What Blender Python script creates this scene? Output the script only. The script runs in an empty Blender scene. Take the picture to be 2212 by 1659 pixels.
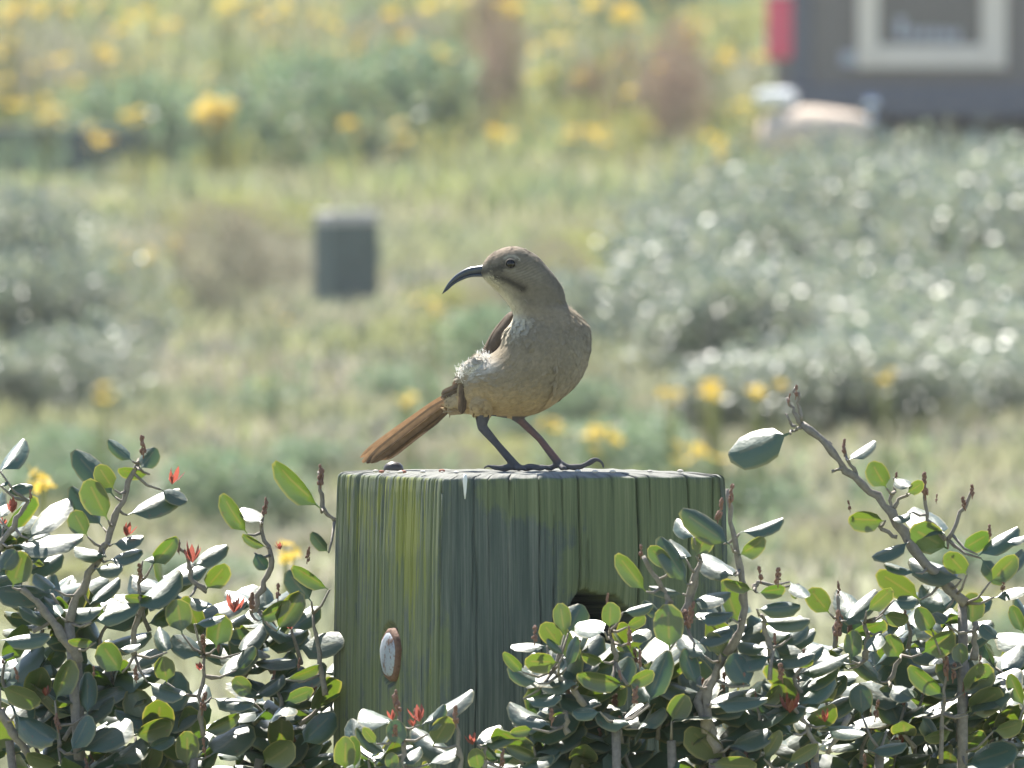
import bpy, math, random
import numpy as np
from mathutils import Vector, Matrix, noise

random.seed(7)
rng = np.random.default_rng(7)
scene = bpy.context.scene
COL = scene.collection
R = math.radians

# ------------------------------------------------------------------ camera, sky, sun
S = 0.293e-3            # metres per unit at the bird's distance (2212 units across the view)
DIST = 8.0              # camera to post centre
PITCH = R(0.6)
Z_TOP = 1.10            # post top above the ground
_ctr = Vector((0, 0, Z_TOP + (1016 - 829.5) * S))
FWD = Vector((0, math.cos(PITCH), -math.sin(PITCH)))
UPV = Vector((0, math.sin(PITCH), math.cos(PITCH)))
CAM = _ctr - FWD * DIST
cam_d = bpy.data.cameras.new('camera')
cam = bpy.data.objects.new('camera', cam_d)
COL.objects.link(cam)
cam.location = CAM
cam.rotation_euler = (R(90) - PITCH, 0, 0)
cam_d.sensor_width = 36
cam_d.lens = 36 * DIST / (2212 * S)
cam_d.clip_start = 0.1
cam_d.clip_end = 3000
cam_d.dof.use_dof = True
cam_d.dof.focus_distance = DIST
cam_d.dof.aperture_fstop = cam_d.lens / 15.0
scene.camera = cam

SUN_EL, SUN_AZ = R(54), R(-21)     # azimuth measured from the view direction, negative = left
sun_dir = Vector((math.sin(SUN_AZ) * math.cos(SUN_EL), math.cos(SUN_AZ) * math.cos(SUN_EL), math.sin(SUN_EL)))
world = bpy.data.worlds.new('World')
scene.world = world
world.use_nodes = True
wn = world.node_tree
wn.nodes.clear()
sky = wn.nodes.new('ShaderNodeTexSky')
sky.sky_type = 'NISHITA'
sky.sun_disc = False
sky.sun_elevation = SUN_EL
sky.sun_rotation = SUN_AZ
sky.air_density = 1.0
sky.dust_density = 0.5
bg = wn.nodes.new('ShaderNodeBackground')
bg.inputs['Strength'].default_value = 0.075
wo = wn.nodes.new('ShaderNodeOutputWorld')
wn.links.new(sky.outputs[0], bg.inputs[0])
wn.links.new(bg.outputs[0], wo.inputs[0])
sun_l = bpy.data.lights.new('sun', 'SUN')
sun_l.energy = 5.0
sun_l.angle = R(0.53)
sun_l.color = (1.0, 0.95, 0.86)
sun_o = bpy.data.objects.new('sun', sun_l)
COL.objects.link(sun_o)
sun_o.location = (0, 0, 30)
sun_o.rotation_euler = sun_dir.to_track_quat('Z', 'Y').to_euler()
vs = scene.view_settings
vs.view_transform = 'Standard'
vs.look = 'None'
vs.gamma = 1
vs.use_curve_mapping = False
vs.exposure = 1.8
scene.render.engine = 'CYCLES'
scene.cycles.use_denoising = True
scene.cycles.max_bounces = 8
scene.cycles.diffuse_bounces = 4
scene.cycles.glossy_bounces = 3
scene.cycles.transmission_bounces = 6
scene.cycles.sample_clamp_indirect = 6

# ------------------------------------------------------------------ helpers
def at(x, y, d=0.0):
    """view units (2212 wide) at depth d units behind the post centre -> world point"""
    x, y, d = float(x), float(y), float(d)
    t = DIST + d * S
    k = S / DIST
    return CAM + t * (FWD + Vector(((x - 1106) * k, 0, 0)) + UPV * ((829.5 - y) * k))

def far(x, y, D):
    return at(x, y, (D - DIST) / S)

def tag(o, label=None, cat=None, group=None, kind=None):
    if label: o['label'] = label
    if cat: o['category'] = cat
    if group: o['group'] = group
    if kind: o['kind'] = kind
    return o

def empty(name, loc=(0, 0, 0), label=None, cat=None, group=None):
    o = bpy.data.objects.new(name, None)
    o.empty_display_size = 0.05
    COL.objects.link(o)
    o.location = loc
    return tag(o, label, cat, group)

def mesh_data(name, V, F, mat=None, smooth=True, uv=None, col=None):
    me = bpy.data.meshes.new(name)
    V = np.asarray(V, dtype=np.float32).reshape(-1, 3)
    if isinstance(F, np.ndarray):
        n, k = F.shape
        me.vertices.add(len(V)); me.vertices.foreach_set('co', V.ravel())
        me.loops.add(n * k); me.loops.foreach_set('vertex_index', F.astype(np.int32).ravel())
        me.polygons.add(n); me.polygons.foreach_set('loop_start', np.arange(0, n * k, k, dtype=np.int32))
        me.update(calc_edges=True)
    else:
        me.from_pydata(V.tolist(), [], [tuple(f) for f in F])
    me.validate()
    if smooth and len(me.polygons):
        me.polygons.foreach_set('use_smooth', np.ones(len(me.polygons), dtype=bool))
    if uv is not None:
        lay = me.uv_layers.new(name='UVMap')
        li = np.empty(len(me.loops), dtype=np.int32); me.loops.foreach_get('vertex_index', li)
        lay.data.foreach_set('uv', np.asarray(uv, dtype=np.float32)[li].ravel())
    if col is not None:
        ca = me.color_attributes.new('tint', 'FLOAT_COLOR', 'POINT')
        c = np.ones((len(V), 4), dtype=np.float32); c[:, :3] = np.asarray(col)[:, :3]
        ca.data.foreach_set('color', c.ravel())
    if mat: me.materials.append(mat)
    return me

def obj(name, me, parent=None, world=True):
    o = bpy.data.objects.new(name, me)
    COL.objects.link(o)
    if parent is not None:
        o.parent = parent
        if world:       # mesh is in world coordinates; parents carry a location only
            o.location = -Vector(parent.location)
    return o

def grid_faces(nr, nc, close=False):
    i = np.arange(nr - 1)[:, None]
    j = np.arange(nc if close else nc - 1)[None, :]
    j2 = (j + 1) % nc
    a = i * nc + j; b = i * nc + j2; c = (i + 1) * nc + j2; d = (i + 1) * nc + j
    return np.stack([a, b, c, d], -1).reshape(-1, 4)

def tube(pts, rad, n=6, jitter=0.0):
    """closed tube along points; returns V, F lists"""
    pts = [Vector(p) for p in pts]
    V, F = [], []
    ref = Vector((0.3, 0.9, 0.2)).normalized()
    for i, p in enumerate(pts):
        t = (pts[min(i + 1, len(pts) - 1)] - pts[max(i - 1, 0)])
        t = t.normalized() if t.length > 1e-9 else Vector((0, 0, 1))
        a = t.cross(ref)
        if a.length < 1e-4: a = t.cross(Vector((1, 0, 0)))
        a.normalize(); b = t.cross(a)
        r = rad[i] if hasattr(rad, '__len__') else rad
        for k in range(n):
            an = 2 * math.pi * k / n
            rr = r * (1 + jitter * random.uniform(-1, 1))
            V.append(p + a * (rr * math.cos(an)) + b * (rr * math.sin(an)))
    for i in range(len(pts) - 1):
        for k in range(n):
            k2 = (k + 1) % n
            F.append((i * n + k, i * n + k2, (i + 1) * n + k2, (i + 1) * n + k))
    F.append(tuple(range(n - 1, -1, -1)))
    m = (len(pts) - 1) * n
    F.append(tuple(m + k for k in range(n)))
    return V, F

class MB:
    def __init__(s): s.V, s.F = [], []
    def add(s, V, F):
        o = len(s.V)
        s.V += [tuple(v) for v in V]
        s.F += [tuple(i + o for i in f) for f in F]
        return s
    def tube(s, *a, **k): return s.add(*tube(*a, **k))
    def box(s, c, e, bev=0.0):
        x, y, z = c; a, b, h = e
        V = [(x + i * a / 2, y + j * b / 2, z + k * h / 2) for i in (-1, 1) for j in (-1, 1) for k in (-1, 1)]
        F = [(0, 1, 3, 2), (4, 6, 7, 5), (0, 4, 5, 1), (2, 3, 7, 6), (0, 2, 6, 4), (1, 5, 7, 3)]
        return s.add(V, F)
    def ball(s, c, r, n=8, m=6, sc=(1, 1, 1)):
        V, F = [], []
        for i in range(m + 1):
            th = math.pi * i / m
            for k in range(n):
                ph = 2 * math.pi * k / n
                V.append((c[0] + r * sc[0] * math.sin(th) * math.cos(ph), c[1] + r * sc[1] * math.sin(th) * math.sin(ph), c[2] + r * sc[2] * math.cos(th)))
        for i in range(m):
            for k in range(n):
                F.append((i * n + k, (i + 1) * n + k, (i + 1) * n + (k + 1) % n, i * n + (k + 1) % n))
        return s.add(V, F)
    def data(s, name, mat, smooth=True): return mesh_data(name, s.V, s.F, mat, smooth)

def spline(pts, n):
    """Catmull-Rom resample of a list of tuples"""
    P = np.array(pts, dtype=float)
    seg = np.r_[0, np.cumsum(np.linalg.norm(np.diff(P, axis=0), axis=1))]
    t = np.linspace(0, seg[-1], n)
    m = np.gradient(P, seg, axis=0)
    k = np.clip(np.searchsorted(seg, t, 'right') - 1, 0, len(P) - 2)
    h = (seg[k + 1] - seg[k])
    u = ((t - seg[k]) / h)[:, None]; h = h[:, None]
    return ((2 * u**3 - 3 * u**2 + 1) * P[k] + (u**3 - 2 * u**2 + u) * h * m[k]
            + (-2 * u**3 + 3 * u**2) * P[k + 1] + (u**3 - u**2) * h * m[k + 1])

# ------------------------------------------------------------------ materials
class NT:
    def __init__(s, name):
        s.m = bpy.data.materials.new(name); s.m.use_nodes = True
        s.t = s.m.node_tree; s.t.nodes.clear()
        s.out = s.n('ShaderNodeOutputMaterial')
    def n(s, typ, **kw):
        nd = s.t.nodes.new(typ)
        for k, v in kw.items():
            if k.startswith('i_'):
                nd.inputs[k[2:].replace('_', ' ')].default_value = v
            else: setattr(nd, k, v)
        return nd
    def l(s, a, b): s.t.links.new(a, b)
    def noise(s, vec, scale, detail=4, rough=0.55):
        nd = s.n('ShaderNodeTexNoise'); nd.inputs['Scale'].default_value = scale
        nd.inputs['Detail'].default_value = detail; nd.inputs['Roughness'].default_value = rough
        if vec is not None: s.l(vec, nd.inputs['Vector'])
        return nd.outputs['Fac']
    def ramp(s, fac, stops):
        nd = s.n('ShaderNodeValToRGB'); e = nd.color_ramp.elements
        while len(e) < len(stops): e.new(0.5)
        for q, (p, c) in zip(e, stops):
            q.position = p; q.color = (*c, 1) if len(c) == 3 else c
        s.l(fac, nd.inputs[0]); return nd.outputs[0]
    def mix(s, fac, a, b, mode='MIX'):
        nd = s.n('ShaderNodeMix', data_type='RGBA', blend_type=mode)
        for v, i in ((fac, 0), (a, 6), (b, 7)):
            if hasattr(v, 'node'): s.l(v, nd.inputs[i])
            elif isinstance(v, (int, float)): nd.inputs[i].default_value = v
            else: nd.inputs[i].default_value = (*v, 1)
        return nd.outputs[2]
    def math(s, op, a, b=0.0):
        nd = s.n('ShaderNodeMath', operation=op)
        for v, i in ((a, 0), (b, 1)):
            if hasattr(v, 'node'): s.l(v, nd.inputs[i])
            else: nd.inputs[i].default_value = v
        return nd.outputs[0]
    def mapping(s, vec, scale):
        nd = s.n('ShaderNodeMapping'); nd.inputs['Scale'].default_value = scale
        s.l(vec, nd.inputs['Vector']); return nd.outputs[0]
    def bsdf(s, col, rough=0.6, spec=0.5, metal=0.0, bump=None, bstr=0.3, bdist=0.001):
        p = s.n('ShaderNodeBsdfPrincipled')
        if hasattr(col, 'node'): s.l(col, p.inputs['Base Color'])
        else: p.inputs['Base Color'].default_value = (*col, 1)
        if hasattr(rough, 'node'): s.l(rough, p.inputs['Roughness'])
        else: p.inputs['Roughness'].default_value = rough
        p.inputs['Specular IOR Level'].default_value = spec
        p.inputs['Metallic'].default_value = metal
        if bump is not None:
            b = s.n('ShaderNodeBump'); b.inputs['Strength'].default_value = bstr
            b.inputs['Distance'].default_value = bdist
            s.l(bump, b.inputs['Height']); s.l(b.outputs[0], p.inputs['Normal'])
        return p
    def done(s, sh): s.l(sh.outputs[0], s.out.inputs[0]); return s.m

def plain(name, col, rough=0.6, spec=0.5, metal=0.0, var=0.25, scale=60, bstr=0.2):
    t = NT(name)
    co = t.n('ShaderNodeTexCoord').outputs['Object']
    f = t.noise(co, scale)
    c = t.mix(f, tuple(x * (1 - var) for x in col), tuple(min(1, x * (1 + var)) for x in col))
    return t.done(t.bsdf(c, rough, spec, metal, f, bstr))

def leaf_mat(name, upper, under, trans, rough, tfac, rand='object', spec=0.5, margin=None, coat=0.0):
    t = NT(name)
    if rand == 'object': r = t.n('ShaderNodeObjectInfo').outputs['Random']
    else: r = t.n('ShaderNodeNewGeometry').outputs['Random Per Island']
    geo = t.n('ShaderNodeNewGeometry')
    co = t.n('ShaderNodeTexCoord').outputs['Object']
    n1 = t.noise(co, 2.2 if rand == 'object' else 90, 3)
    up = t.mix(r, tuple(c * 0.75 for c in upper), tuple(c * 1.3 for c in upper))
    un = t.mix(r, tuple(c * 0.8 for c in under), tuple(c * 1.25 for c in under))
    tr = t.mix(r, (trans[0] * 1.15, trans[1] * 0.95, trans[2]), (trans[0] * 0.72, trans[1] * 0.85, trans[2] * 1.1))
    c = t.mix(geo.outputs['Backfacing'], up, un)
    c = t.mix(t.math('MULTIPLY', n1, 0.45), c, (0.09, 0.1, 0.03))
    tr = t.mix(t.math('MULTIPLY', n1, 0.6), tr, tuple(x * 0.45 for x in trans))
    if rand == 'object':
        sh = t.n('ShaderNodeVectorMath', operation='ADD'); t.l(co, sh.inputs[0])
        cmb = t.n('ShaderNodeCombineXYZ'); t.l(t.math('MULTIPLY', r, 37.0), cmb.inputs[0]); t.l(t.math('MULTIPLY', r, 91.0), cmb.inputs[1]); t.l(cmb.outputs[0], sh.inputs[1])
        spot = t.ramp(t.noise(sh.outputs[0], 6.5, 3), [(.64, (0, 0, 0)), (.70, (.75, .75, .75))])
        c = t.mix(spot, c, (0.13, 0.085, 0.04)); tr = t.mix(spot, tr, (0.07, 0.05, 0.01))
    if margin:
        uv = t.n('ShaderNodeUVMap').outputs[0]
        sp = t.n('ShaderNodeSeparateXYZ'); t.l(uv, sp.inputs[0])
        mfac = t.ramp(sp.outputs[0], [(0.0, (0, 0, 0)), (0.82, (0, 0, 0)), (0.97, (1, 1, 1))])
        vein = t.ramp(sp.outputs[0], [(0.0, (1, 1, 1)), (0.05, (0.7, 0.7, 0.7)), (0.11, (0, 0, 0))])
        c = t.mix(t.math('MULTIPLY', mfac, 0.75), c, margin)
        tr = t.mix(t.math('MULTIPLY', mfac, 0.7), tr, (0.32, 0.27, 0.05))
        c = t.mix(t.math('MULTIPLY', vein, 0.4), c, (0.22, 0.22, 0.08))
        tr = t.mix(t.math('MULTIPLY', vein, 0.55), tr, (0.2, 0.12, 0.03))
    p = t.bsdf(c, rough, spec, 0, n1, 0.12, 0.002 if rand != 'object' else 0.05)
    if coat:      # thick waxy cuticle
        p.inputs['Coat Weight'].default_value = coat
        p.inputs['Coat Roughness'].default_value = 0.46
        p.inputs['Coat IOR'].default_value = 1.75
        tr = t.mix(geo.outputs['Backfacing'], t.mix(1.0, tr, (0.5, 0.55, 0.9), 'MULTIPLY'), tr)
    tb = t.n('ShaderNodeBsdfTranslucent'); t.l(tr, tb.inputs[0])
    mx = t.n('ShaderNodeMixShader'); mx.inputs[0].default_value = tfac
    t.l(p.outputs[0], mx.inputs[1]); t.l(tb.outputs[0], mx.inputs[2])
    return t.done(mx)

def tint_mat(name, rough=0.8, tfac=0.0, spec=0.3, bscale=None, bstr=0.4, gain=1.0):
    """colour from the mesh's own tint attribute (plumage, blades), optional translucency"""
    t = NT(name)
    a = t.n('ShaderNodeVertexColor'); a.layer_name = 'tint'
    c = a.outputs[0]
    co = t.n('ShaderNodeTexCoord').outputs['Object']
    f = t.noise(co, bscale or 300, 4)
    c = t.mix(0.35, c, t.ramp(f, [(0.25, (0.55, 0.55, 0.55)), (0.75, (1.45, 1.45, 1.45))]), 'MULTIPLY')
    p = t.bsdf(c, rough, spec, 0, f if bscale else None, bstr, 0.0008)
    if tfac:
        tb = t.n('ShaderNodeBsdfTranslucent'); t.l(c, tb.inputs[0])
        mx = t.n('ShaderNodeMixShader'); mx.inputs[0].default_value = tfac
        t.l(p.outputs[0], mx.inputs[1]); t.l(tb.outputs[0], mx.inputs[2])
        return t.done(mx)
    return t.done(p)

M = {}
M['leaf'] = leaf_mat('waxy_leaf', (0.018, 0.070, 0.052), (0.055, 0.085, 0.028), (0.115, 0.195, 0.012), 0.5, 0.36, 'object', 0.5, (0.26, 0.23, 0.09), 1.0)
M['leaf_stuff'] = leaf_mat('waxy_leaf_mass', (0.018, 0.070, 0.052), (0.055, 0.085, 0.028), (0.115, 0.195, 0.012), 0.5, 0.36, 'island', 0.5, coat=1.0)
M['red_leaf'] = leaf_mat('young_red_leaf', (0.26, 0.06, 0.055), (0.28, 0.07, 0.05), (0.44, 0.12, 0.08), 0.4, 0.45, 'object', 0.5)
M['bark'] = plain('grey_bark', (0.21, 0.185, 0.16), 0.75, 0.3, 0, 0.45, 350, 0.6)
M['bud'] = plain('brown_bud', (0.24, 0.135, 0.10), 0.7, 0.3, 0, 0.5, 500, 0.5)
M['glint'] = leaf_mat('shiny_far_leaf', (0.10, 0.13, 0.095), (0.135, 0.165, 0.115), (0.34, 0.41, 0.23), 0.46, 0.36, 'island', 0.5, coat=.6)
M['grey_bush'] = leaf_mat('grey_twiggy_leaf', (0.195, 0.19, 0.135), (0.215, 0.205, 0.15), (0.35, 0.335, 0.22), 0.6, 0.4, 'island', 0.3)
M['green_bush'] = leaf_mat('mid_green_leaf', (0.085, 0.145, 0.10), (0.11, 0.165, 0.11), (0.25, 0.37, 0.18), 0.5, 0.4, 'island', 0.4)
M['lime_bush'] = leaf_mat('yellow_green_leaf', (0.18, 0.20, 0.07), (0.21, 0.22, 0.08), (0.43, 0.45, 0.13), 0.55, 0.42, 'island', 0.3)
M['rust_bush'] = leaf_mat('rusty_seed_head', (0.25, 0.185, 0.13), (0.27, 0.20, 0.14), (0.38, 0.28, 0.19), 0.7, 0.35, 'island', 0.2)
M['petal'] = leaf_mat('yellow_petal', (0.72, 0.50, 0.06), (0.72, 0.50, 0.06), (0.74, 0.53, 0.07), 0.6, 0.45, 'island', 0.3)
M['grass'] = tint_mat('grass_blade', 0.7, 0.4, 0.3)
M['plumage'] = tint_mat('plumage', 0.85, 0.0, 0.15, 420, 0.5)
M['feather'] = tint_mat('feather', 0.8, 0.25, 0.2)

# ------------------------------------------------------------------ terrain
_PD = np.array([-60, 8, 13, 20, 24, 32, 47, 62, 80, 110, 160, 300, 700], float)
_PZ = np.array([0, 0, 0.03, 0.38, 0.56, 0.77, 1.05, 1.62, 3.1, 8, 18, 40, 90], float)
def ground_z(X, Y):
    X = np.asarray(X, float); D = np.asarray(Y, float) + DIST
    z = np.interp(D, _PD, _PZ)
    amp = np.interp(D, [10, 25, 60, 150], [0.0, 0.05, 0.12, 0.6])
    return z + amp * (np.sin(X * 1.9 + D * 0.55) * 0.5 + np.sin(X * 0.83 - D * 0.31 + 1.7) * 0.5)

def G(x, D):
    """ground point straight under view column x at distance D"""
    X = (x - 1106) * S / DIST * D
    Y = D - DIST
    return Vector((X, Y, float(ground_z(X, Y))))

ds = np.r_[np.linspace(-40, 10, 20), np.linspace(10.5, 100, 240), np.linspace(103, 260, 40)]
xs = np.r_[-np.geomspace(160, 8, 20), np.linspace(-7.5, 7.5, 90), np.geomspace(8, 160, 20)]
XX, DD = np.meshgrid(xs, ds)
ZZ = ground_z(XX, DD - DIST)
t = NT('dry_meadow_soil')
co = t.n('ShaderNodeTexCoord').outputs['Object']
n1 = t.noise(co, 0.55, 6); n2 = t.noise(co, 6, 5); n3 = t.noise(co, 0.12, 4)
c = t.ramp(n1, [(0.3, (0.10, 0.115, 0.06)), (0.45, (0.17, 0.165, 0.11)), (0.55, (0.21, 0.195, 0.14)), (0.7, (0.14, 0.155, 0.07))])
c = t.mix(t.math('MULTIPLY', n2, 0.6), c, (0.12, 0.11, 0.085))
c = t.mix(t.ramp(n3, [(0.4, (0, 0, 0)), (0.6, (0.6, 0.6, 0.6))]), c, (0.17, 0.2, 0.07))
ground = obj('ground', mesh_data('ground', np.stack([XX, DD - DIST, ZZ], -1), grid_faces(len(ds), len(xs)), t.done(t.bsdf(c, 0.9, 0.2, 0, n2, 0.6, 0.05))))
tag(ground, 'meadow ground rising to a hillside behind the post', kind='structure')

# ------------------------------------------------------------------ grass: one mass of blades
def fnoise(x, y, sc, seed=0.0):
    x = x * sc + seed; y = y * sc * 0.45 + seed * 1.7
    return 0.5 + 0.25 * (np.sin(x * 1.3 + 1.9 * np.sin(y * 0.9 + seed)) + np.sin(y * 1.7 + 1.6 * np.sin(x * 0.7 + 2.1 * seed)))

def grass():
    N = 190000
    D = 17 + (95 - 17) * rng.random(N) ** 0.8
    half = D * 0.0405 * 1.55 + 0.6
    X = rng.uniform(-1, 1, N) * half
    Y = D - DIST
    Z = ground_z(X, Y)
    patch = fnoise(X, Y, 2.2, 0.3); p2 = fnoise(X, Y, 5.0, 4.1)
    hmax = np.where((D > 52) & (D < 59) & (X < -1.55), .3, 1) * np.interp(D, [17, 30, 45, 60, 95], [0.05, 0.075, 0.12, 0.22, 0.5])
    h = hmax * rng.uniform(0.35, 1.0, N) * (0.45 + 0.9 * patch)
    w = np.interp(D, [17, 95], [0.004, 0.02]) * rng.uniform(0.7, 1.5, N)
    az = rng.uniform(0, 2 * np.pi, N); lean = rng.uniform(0.1, 0.9, N) * h
    la = rng.uniform(0, 2 * np.pi, N)
    sx, sy = np.cos(az) * w, np.sin(az) * w
    b0 = np.stack([X - sx, Y - sy, Z - 0.01], -1); b1 = np.stack([X + sx, Y + sy, Z - 0.01], -1)
    m = np.stack([X + np.cos(la) * lean * 0.35, Y + np.sin(la) * lean * 0.35, Z + h * 0.6], -1)
    m0 = m - np.stack([sx, sy, 0 * sx], -1) * 0.8; m1 = m + np.stack([sx, sy, 0 * sx], -1) * 0.8
    tp = np.stack([X + np.cos(la) * lean, Y + np.sin(la) * lean, Z + h], -1)
    V = np.stack([b0, b1, m1, tp, m0], 1).reshape(-1, 3)
    base = np.arange(N)[:, None] * 5
    F = np.concatenate([base + np.array([[0, 1, 2]]), base + np.array([[0, 2, 4]]), base + np.array([[4, 2, 3]])], 0)
    tan = np.array([0.33, 0.305, 0.225]); lime = np.array([0.275, 0.305, 0.12]); green = np.array([0.16, 0.215, 0.115]); grey = np.array([0.25, 0.24, 0.20])
    a = np.clip((patch - 0.35) * 3, 0, 1)[:, None]; b = np.clip((p2 - 0.5) * 3, 0, 1)[:, None]
    upd = np.clip((D - 48) / 14, 0, 1)[:, None]
    dry = tan * (1 - b) + grey * b
    grn = lime * (1 - b) + green * b
    k = np.clip(a * 0.75 + upd * 0.3, 0, 1) * np.interp(D, [17, 38], [.4, 1])[:, None]
    k = np.where(rng.random((N, 1)) < 0.18, 1 - k, k)
    C = (dry * (1 - k) + grn * k) * rng.uniform(0.7, 1.3, (N, 1)) * np.interp(D, [17, 35, 60], [.8, .9, 1.05])[:, None]
    C = np.repeat(C, 5, 0)
    g = obj('grass', mesh_data('grass', V, F.astype(np.int32), M['grass'], False, None, C))
    tag(g, 'pale dry and green grass covering the meadow behind the post', kind='stuff')
grass()

# ------------------------------------------------------------------ background plants
def leaf_cloud(name, mat, n, leaf, rx, ry, rz, hollow=0.35, up=0.3, lumps=6, aspect=0.5):
    """n leaf blades through a lumpy mound standing on z = 0; unit metres"""
    cs = [(rng.uniform(-.55, .55) * rx, rng.uniform(-.55, .55) * ry, rz * rng.uniform(.3, .72), rng.uniform(.35, .6)) for _ in range(lumps)]
    V = np.zeros((n, 4, 3)); k = rng.integers(0, lumps, n)
    c = np.array(cs)[k]
    dirs = rng.normal(size=(n, 3)); dirs /= np.linalg.norm(dirs, axis=1)[:, None]
    rad = rng.uniform(hollow, 1.0, n) ** 0.6
    p = c[:, :3] + dirs * (rad * c[:, 3])[:, None] * np.array([rx, ry, rz * 0.75])
    p[:, 2] = np.abs(p[:, 2]) + 0.01
    ax = dirs * 0.7 + rng.normal(size=(n, 3)) * 0.6; ax[:, 2] += up
    ax /= np.linalg.norm(ax, axis=1)[:, None]
    nr = rng.normal(size=(n, 3)) * 0.8; nr[:, 2] += 0.7
    sd = np.cross(ax, nr); sd /= np.linalg.norm(sd, axis=1)[:, None] + 1e-9
    L = leaf * rng.uniform(.6, 1.3, n)[:, None]; W = L * aspect * 0.5
    nn = np.cross(sd, ax)
    V[:, 0] = p; V[:, 1] = p + ax * L * .5 + sd * W - nn * W * .25; V[:, 2] = p + ax * L; V[:, 3] = p + ax * L * .5 - sd * W - nn * W * .25
    F = (np.arange(n)[:, None] * 4 + np.array([[0, 1, 2, 3]]))
    return mesh_data(name, V, F.astype(np.int32), mat, True)

def stem_set(name, rx, rz, n, mat, r=0.008):
    b = MB()
    for _ in range(n):
        a = random.uniform(0, 2 * math.pi); q = random.uniform(.2, .6) * rx
        b.tube([(0, 0, -0.03), (math.cos(a) * q * .4, math.sin(a) * q * .4, rz * .3), (math.cos(a) * q, math.sin(a) * q, rz * random.uniform(.5, .75))], [r, r * .7, r * .3], 5)
    return b.data(name, mat)

KINDS = {}
def kind(key, mat, n, leaf, rx, ry, rz, **kw):
    KINDS[key] = [(leaf_cloud('foliage', M[mat], n, leaf, rx, ry, rz, **kw), stem_set('stem', rx, rz, 7, M['bark'])) for _ in range(3)]
kind('glint', 'glint', 6500, 0.032, 0.55, 0.45, 0.6, aspect=.6, lumps=10)
kind('grey', 'grey_bush', 4200, 0.035, 0.5, 0.45, 0.42, hollow=.7, aspect=.25, lumps=7)
kind('green', 'green_bush', 3200, 0.05, 0.5, 0.5, 0.6, aspect=.4, lumps=7)
kind('lime', 'lime_bush', 3000, 0.045, 0.5, 0.5, 0.45, aspect=.35, lumps=7)
kind('rust', 'rust_bush', 2600, 0.04, 0.4, 0.4, 0.6, aspect=.3, lumps=6, up=.8)
PLANT_INFO = {
    'glint': ('glossy_shrub', 'shrub'), 'grey': ('dry_bush', 'bush'), 'green': ('leafy_bush', 'bush'),
    'lime': ('low_bush', 'bush'), 'rust': ('seed_head_bush', 'bush')}
_seen = {}
def plant(key, x, D, w, h, label, group=None, sink=0.02):
    """x view column of the centre, D distance, w,h size in metres"""
    name, cat = PLANT_INFO[key]
    fo, st = KINDS[key][_seen.setdefault(key, 0) % 3]; _seen[key] += 1
    loc = G(x, D); loc.z -= sink
    e = empty(name, loc, label, cat, group)
    sc = (w / 1.0, w / 1.0, h / 0.6)
    for nm, me in (('foliage', fo), ('stem', st)):
        o = obj(nm, me, e, False); o.scale = sc
        o.rotation_euler.z = random.uniform(0, 6.28)
    return e

gg = 'glinting grey-green shrubs right of the bird'
for D, h, cols, where in ((33.5, .30, (1690, 1900, 2110, 2310), 'nearest row behind the bare branch'), (35, .38, (1490, 1720, 1950, 2190), 'second row above the yellow flowers'),
                          (38, .46, (1410, 1620, 1860, 2100, 2320), 'middle row level with the head of the bird'), (42, .56, (1520, 1740, 1960, 2200), 'upper row below the tan boulder'),
                          (47, .62, (1900, 2080, 2260), 'topmost row in front of the van bumper')):
    for x in cols:
        plant('glint', x + random.uniform(-30, 30), D + random.uniform(-.8, .8), random.uniform(.75, .95) * D / 34, h * random.uniform(.88, 1.1), 'glinting grey-green shrub, ' + where, gg, .05)
gl = 'glinting grey-green shrubs at the left edge'
for D, h, cols in ((33, .30, (-120, 60)), (37, .42, (-60, 120)), (42, .5, (-130, 30))):
    for x in cols:
        plant('glint', x, D, random.uniform(.5, .65) * D / 34, h, 'glinting grey-green shrub at the left edge, ' + ('nearest' if D < 35 else 'middle' if D < 40 else 'farthest, just under the dark timber'), gl, .05)
plant('grey', 450, 40, .62, 0.62, 'rounded dry grey bush left of the distant post', None)
plant('grey', 590, 49, 0.7, 0.34, 'low dry grey bush right beside the distant post', None)
plant('grey', 1130, 42, 0.55, 0.50, 'dry grey bush behind the head of the bird', None)
plant('lime', 1300, 46, 0.8, 0.36, 'yellow-green low bush behind the dry bush at the head of the bird', None)
plant('lime', 560, 51, 0.8, 0.42, 'yellow-green low bush above the rounded dry bush', None)
plant('grey', 250, 38, .36, .34, 'olive-grey bush at the left foot of the rounded dry bush')
plant('green', 705, 44, .20, .13, 'small dark bush at the foot of the distant post')
plant('grey', 1480, 31, .5, .2, 'dry olive-grey bush under the yellow flowers right of the bird')
plant('grey', 850, 30, .5, .2, 'dry olive-grey bush below the tail of the bird')
plant('lime', 1020, 44, 0.5, 0.22, 'small yellow-green bush between the distant post and the bird', None)
plant('lime', 980, 31, 0.45, 0.16, 'small yellow-green bush beside the throat of the bird', None)
def zone(x, y=None):
    if x < 150: return 'near the left edge'
    if x < 600: return 'between the left edge and the distant post'
    if x < 900: return 'around the distant post'
    if x < 1300: return 'behind the bird'
    if x < 1700: return 'left of the parked van'
    return 'around the glinting shrubs'
for x, D, w, h in ((480, 27, .42, .20), (1330, 30, .5, .2), (1210, 33, .45, .2), (1250, 27, .3, .14), (150, 29, .4, .16), (720, 30, .4, .14), (1080, 36, .5, .24), (2080, 22, .3, .12)):
    plant('green', x, D, w, h, 'rounded dark green bush in the meadow, ' + zone(x), 'dark bushes in the meadow')
g1 = 'low bushes in the meadow behind the post'
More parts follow.
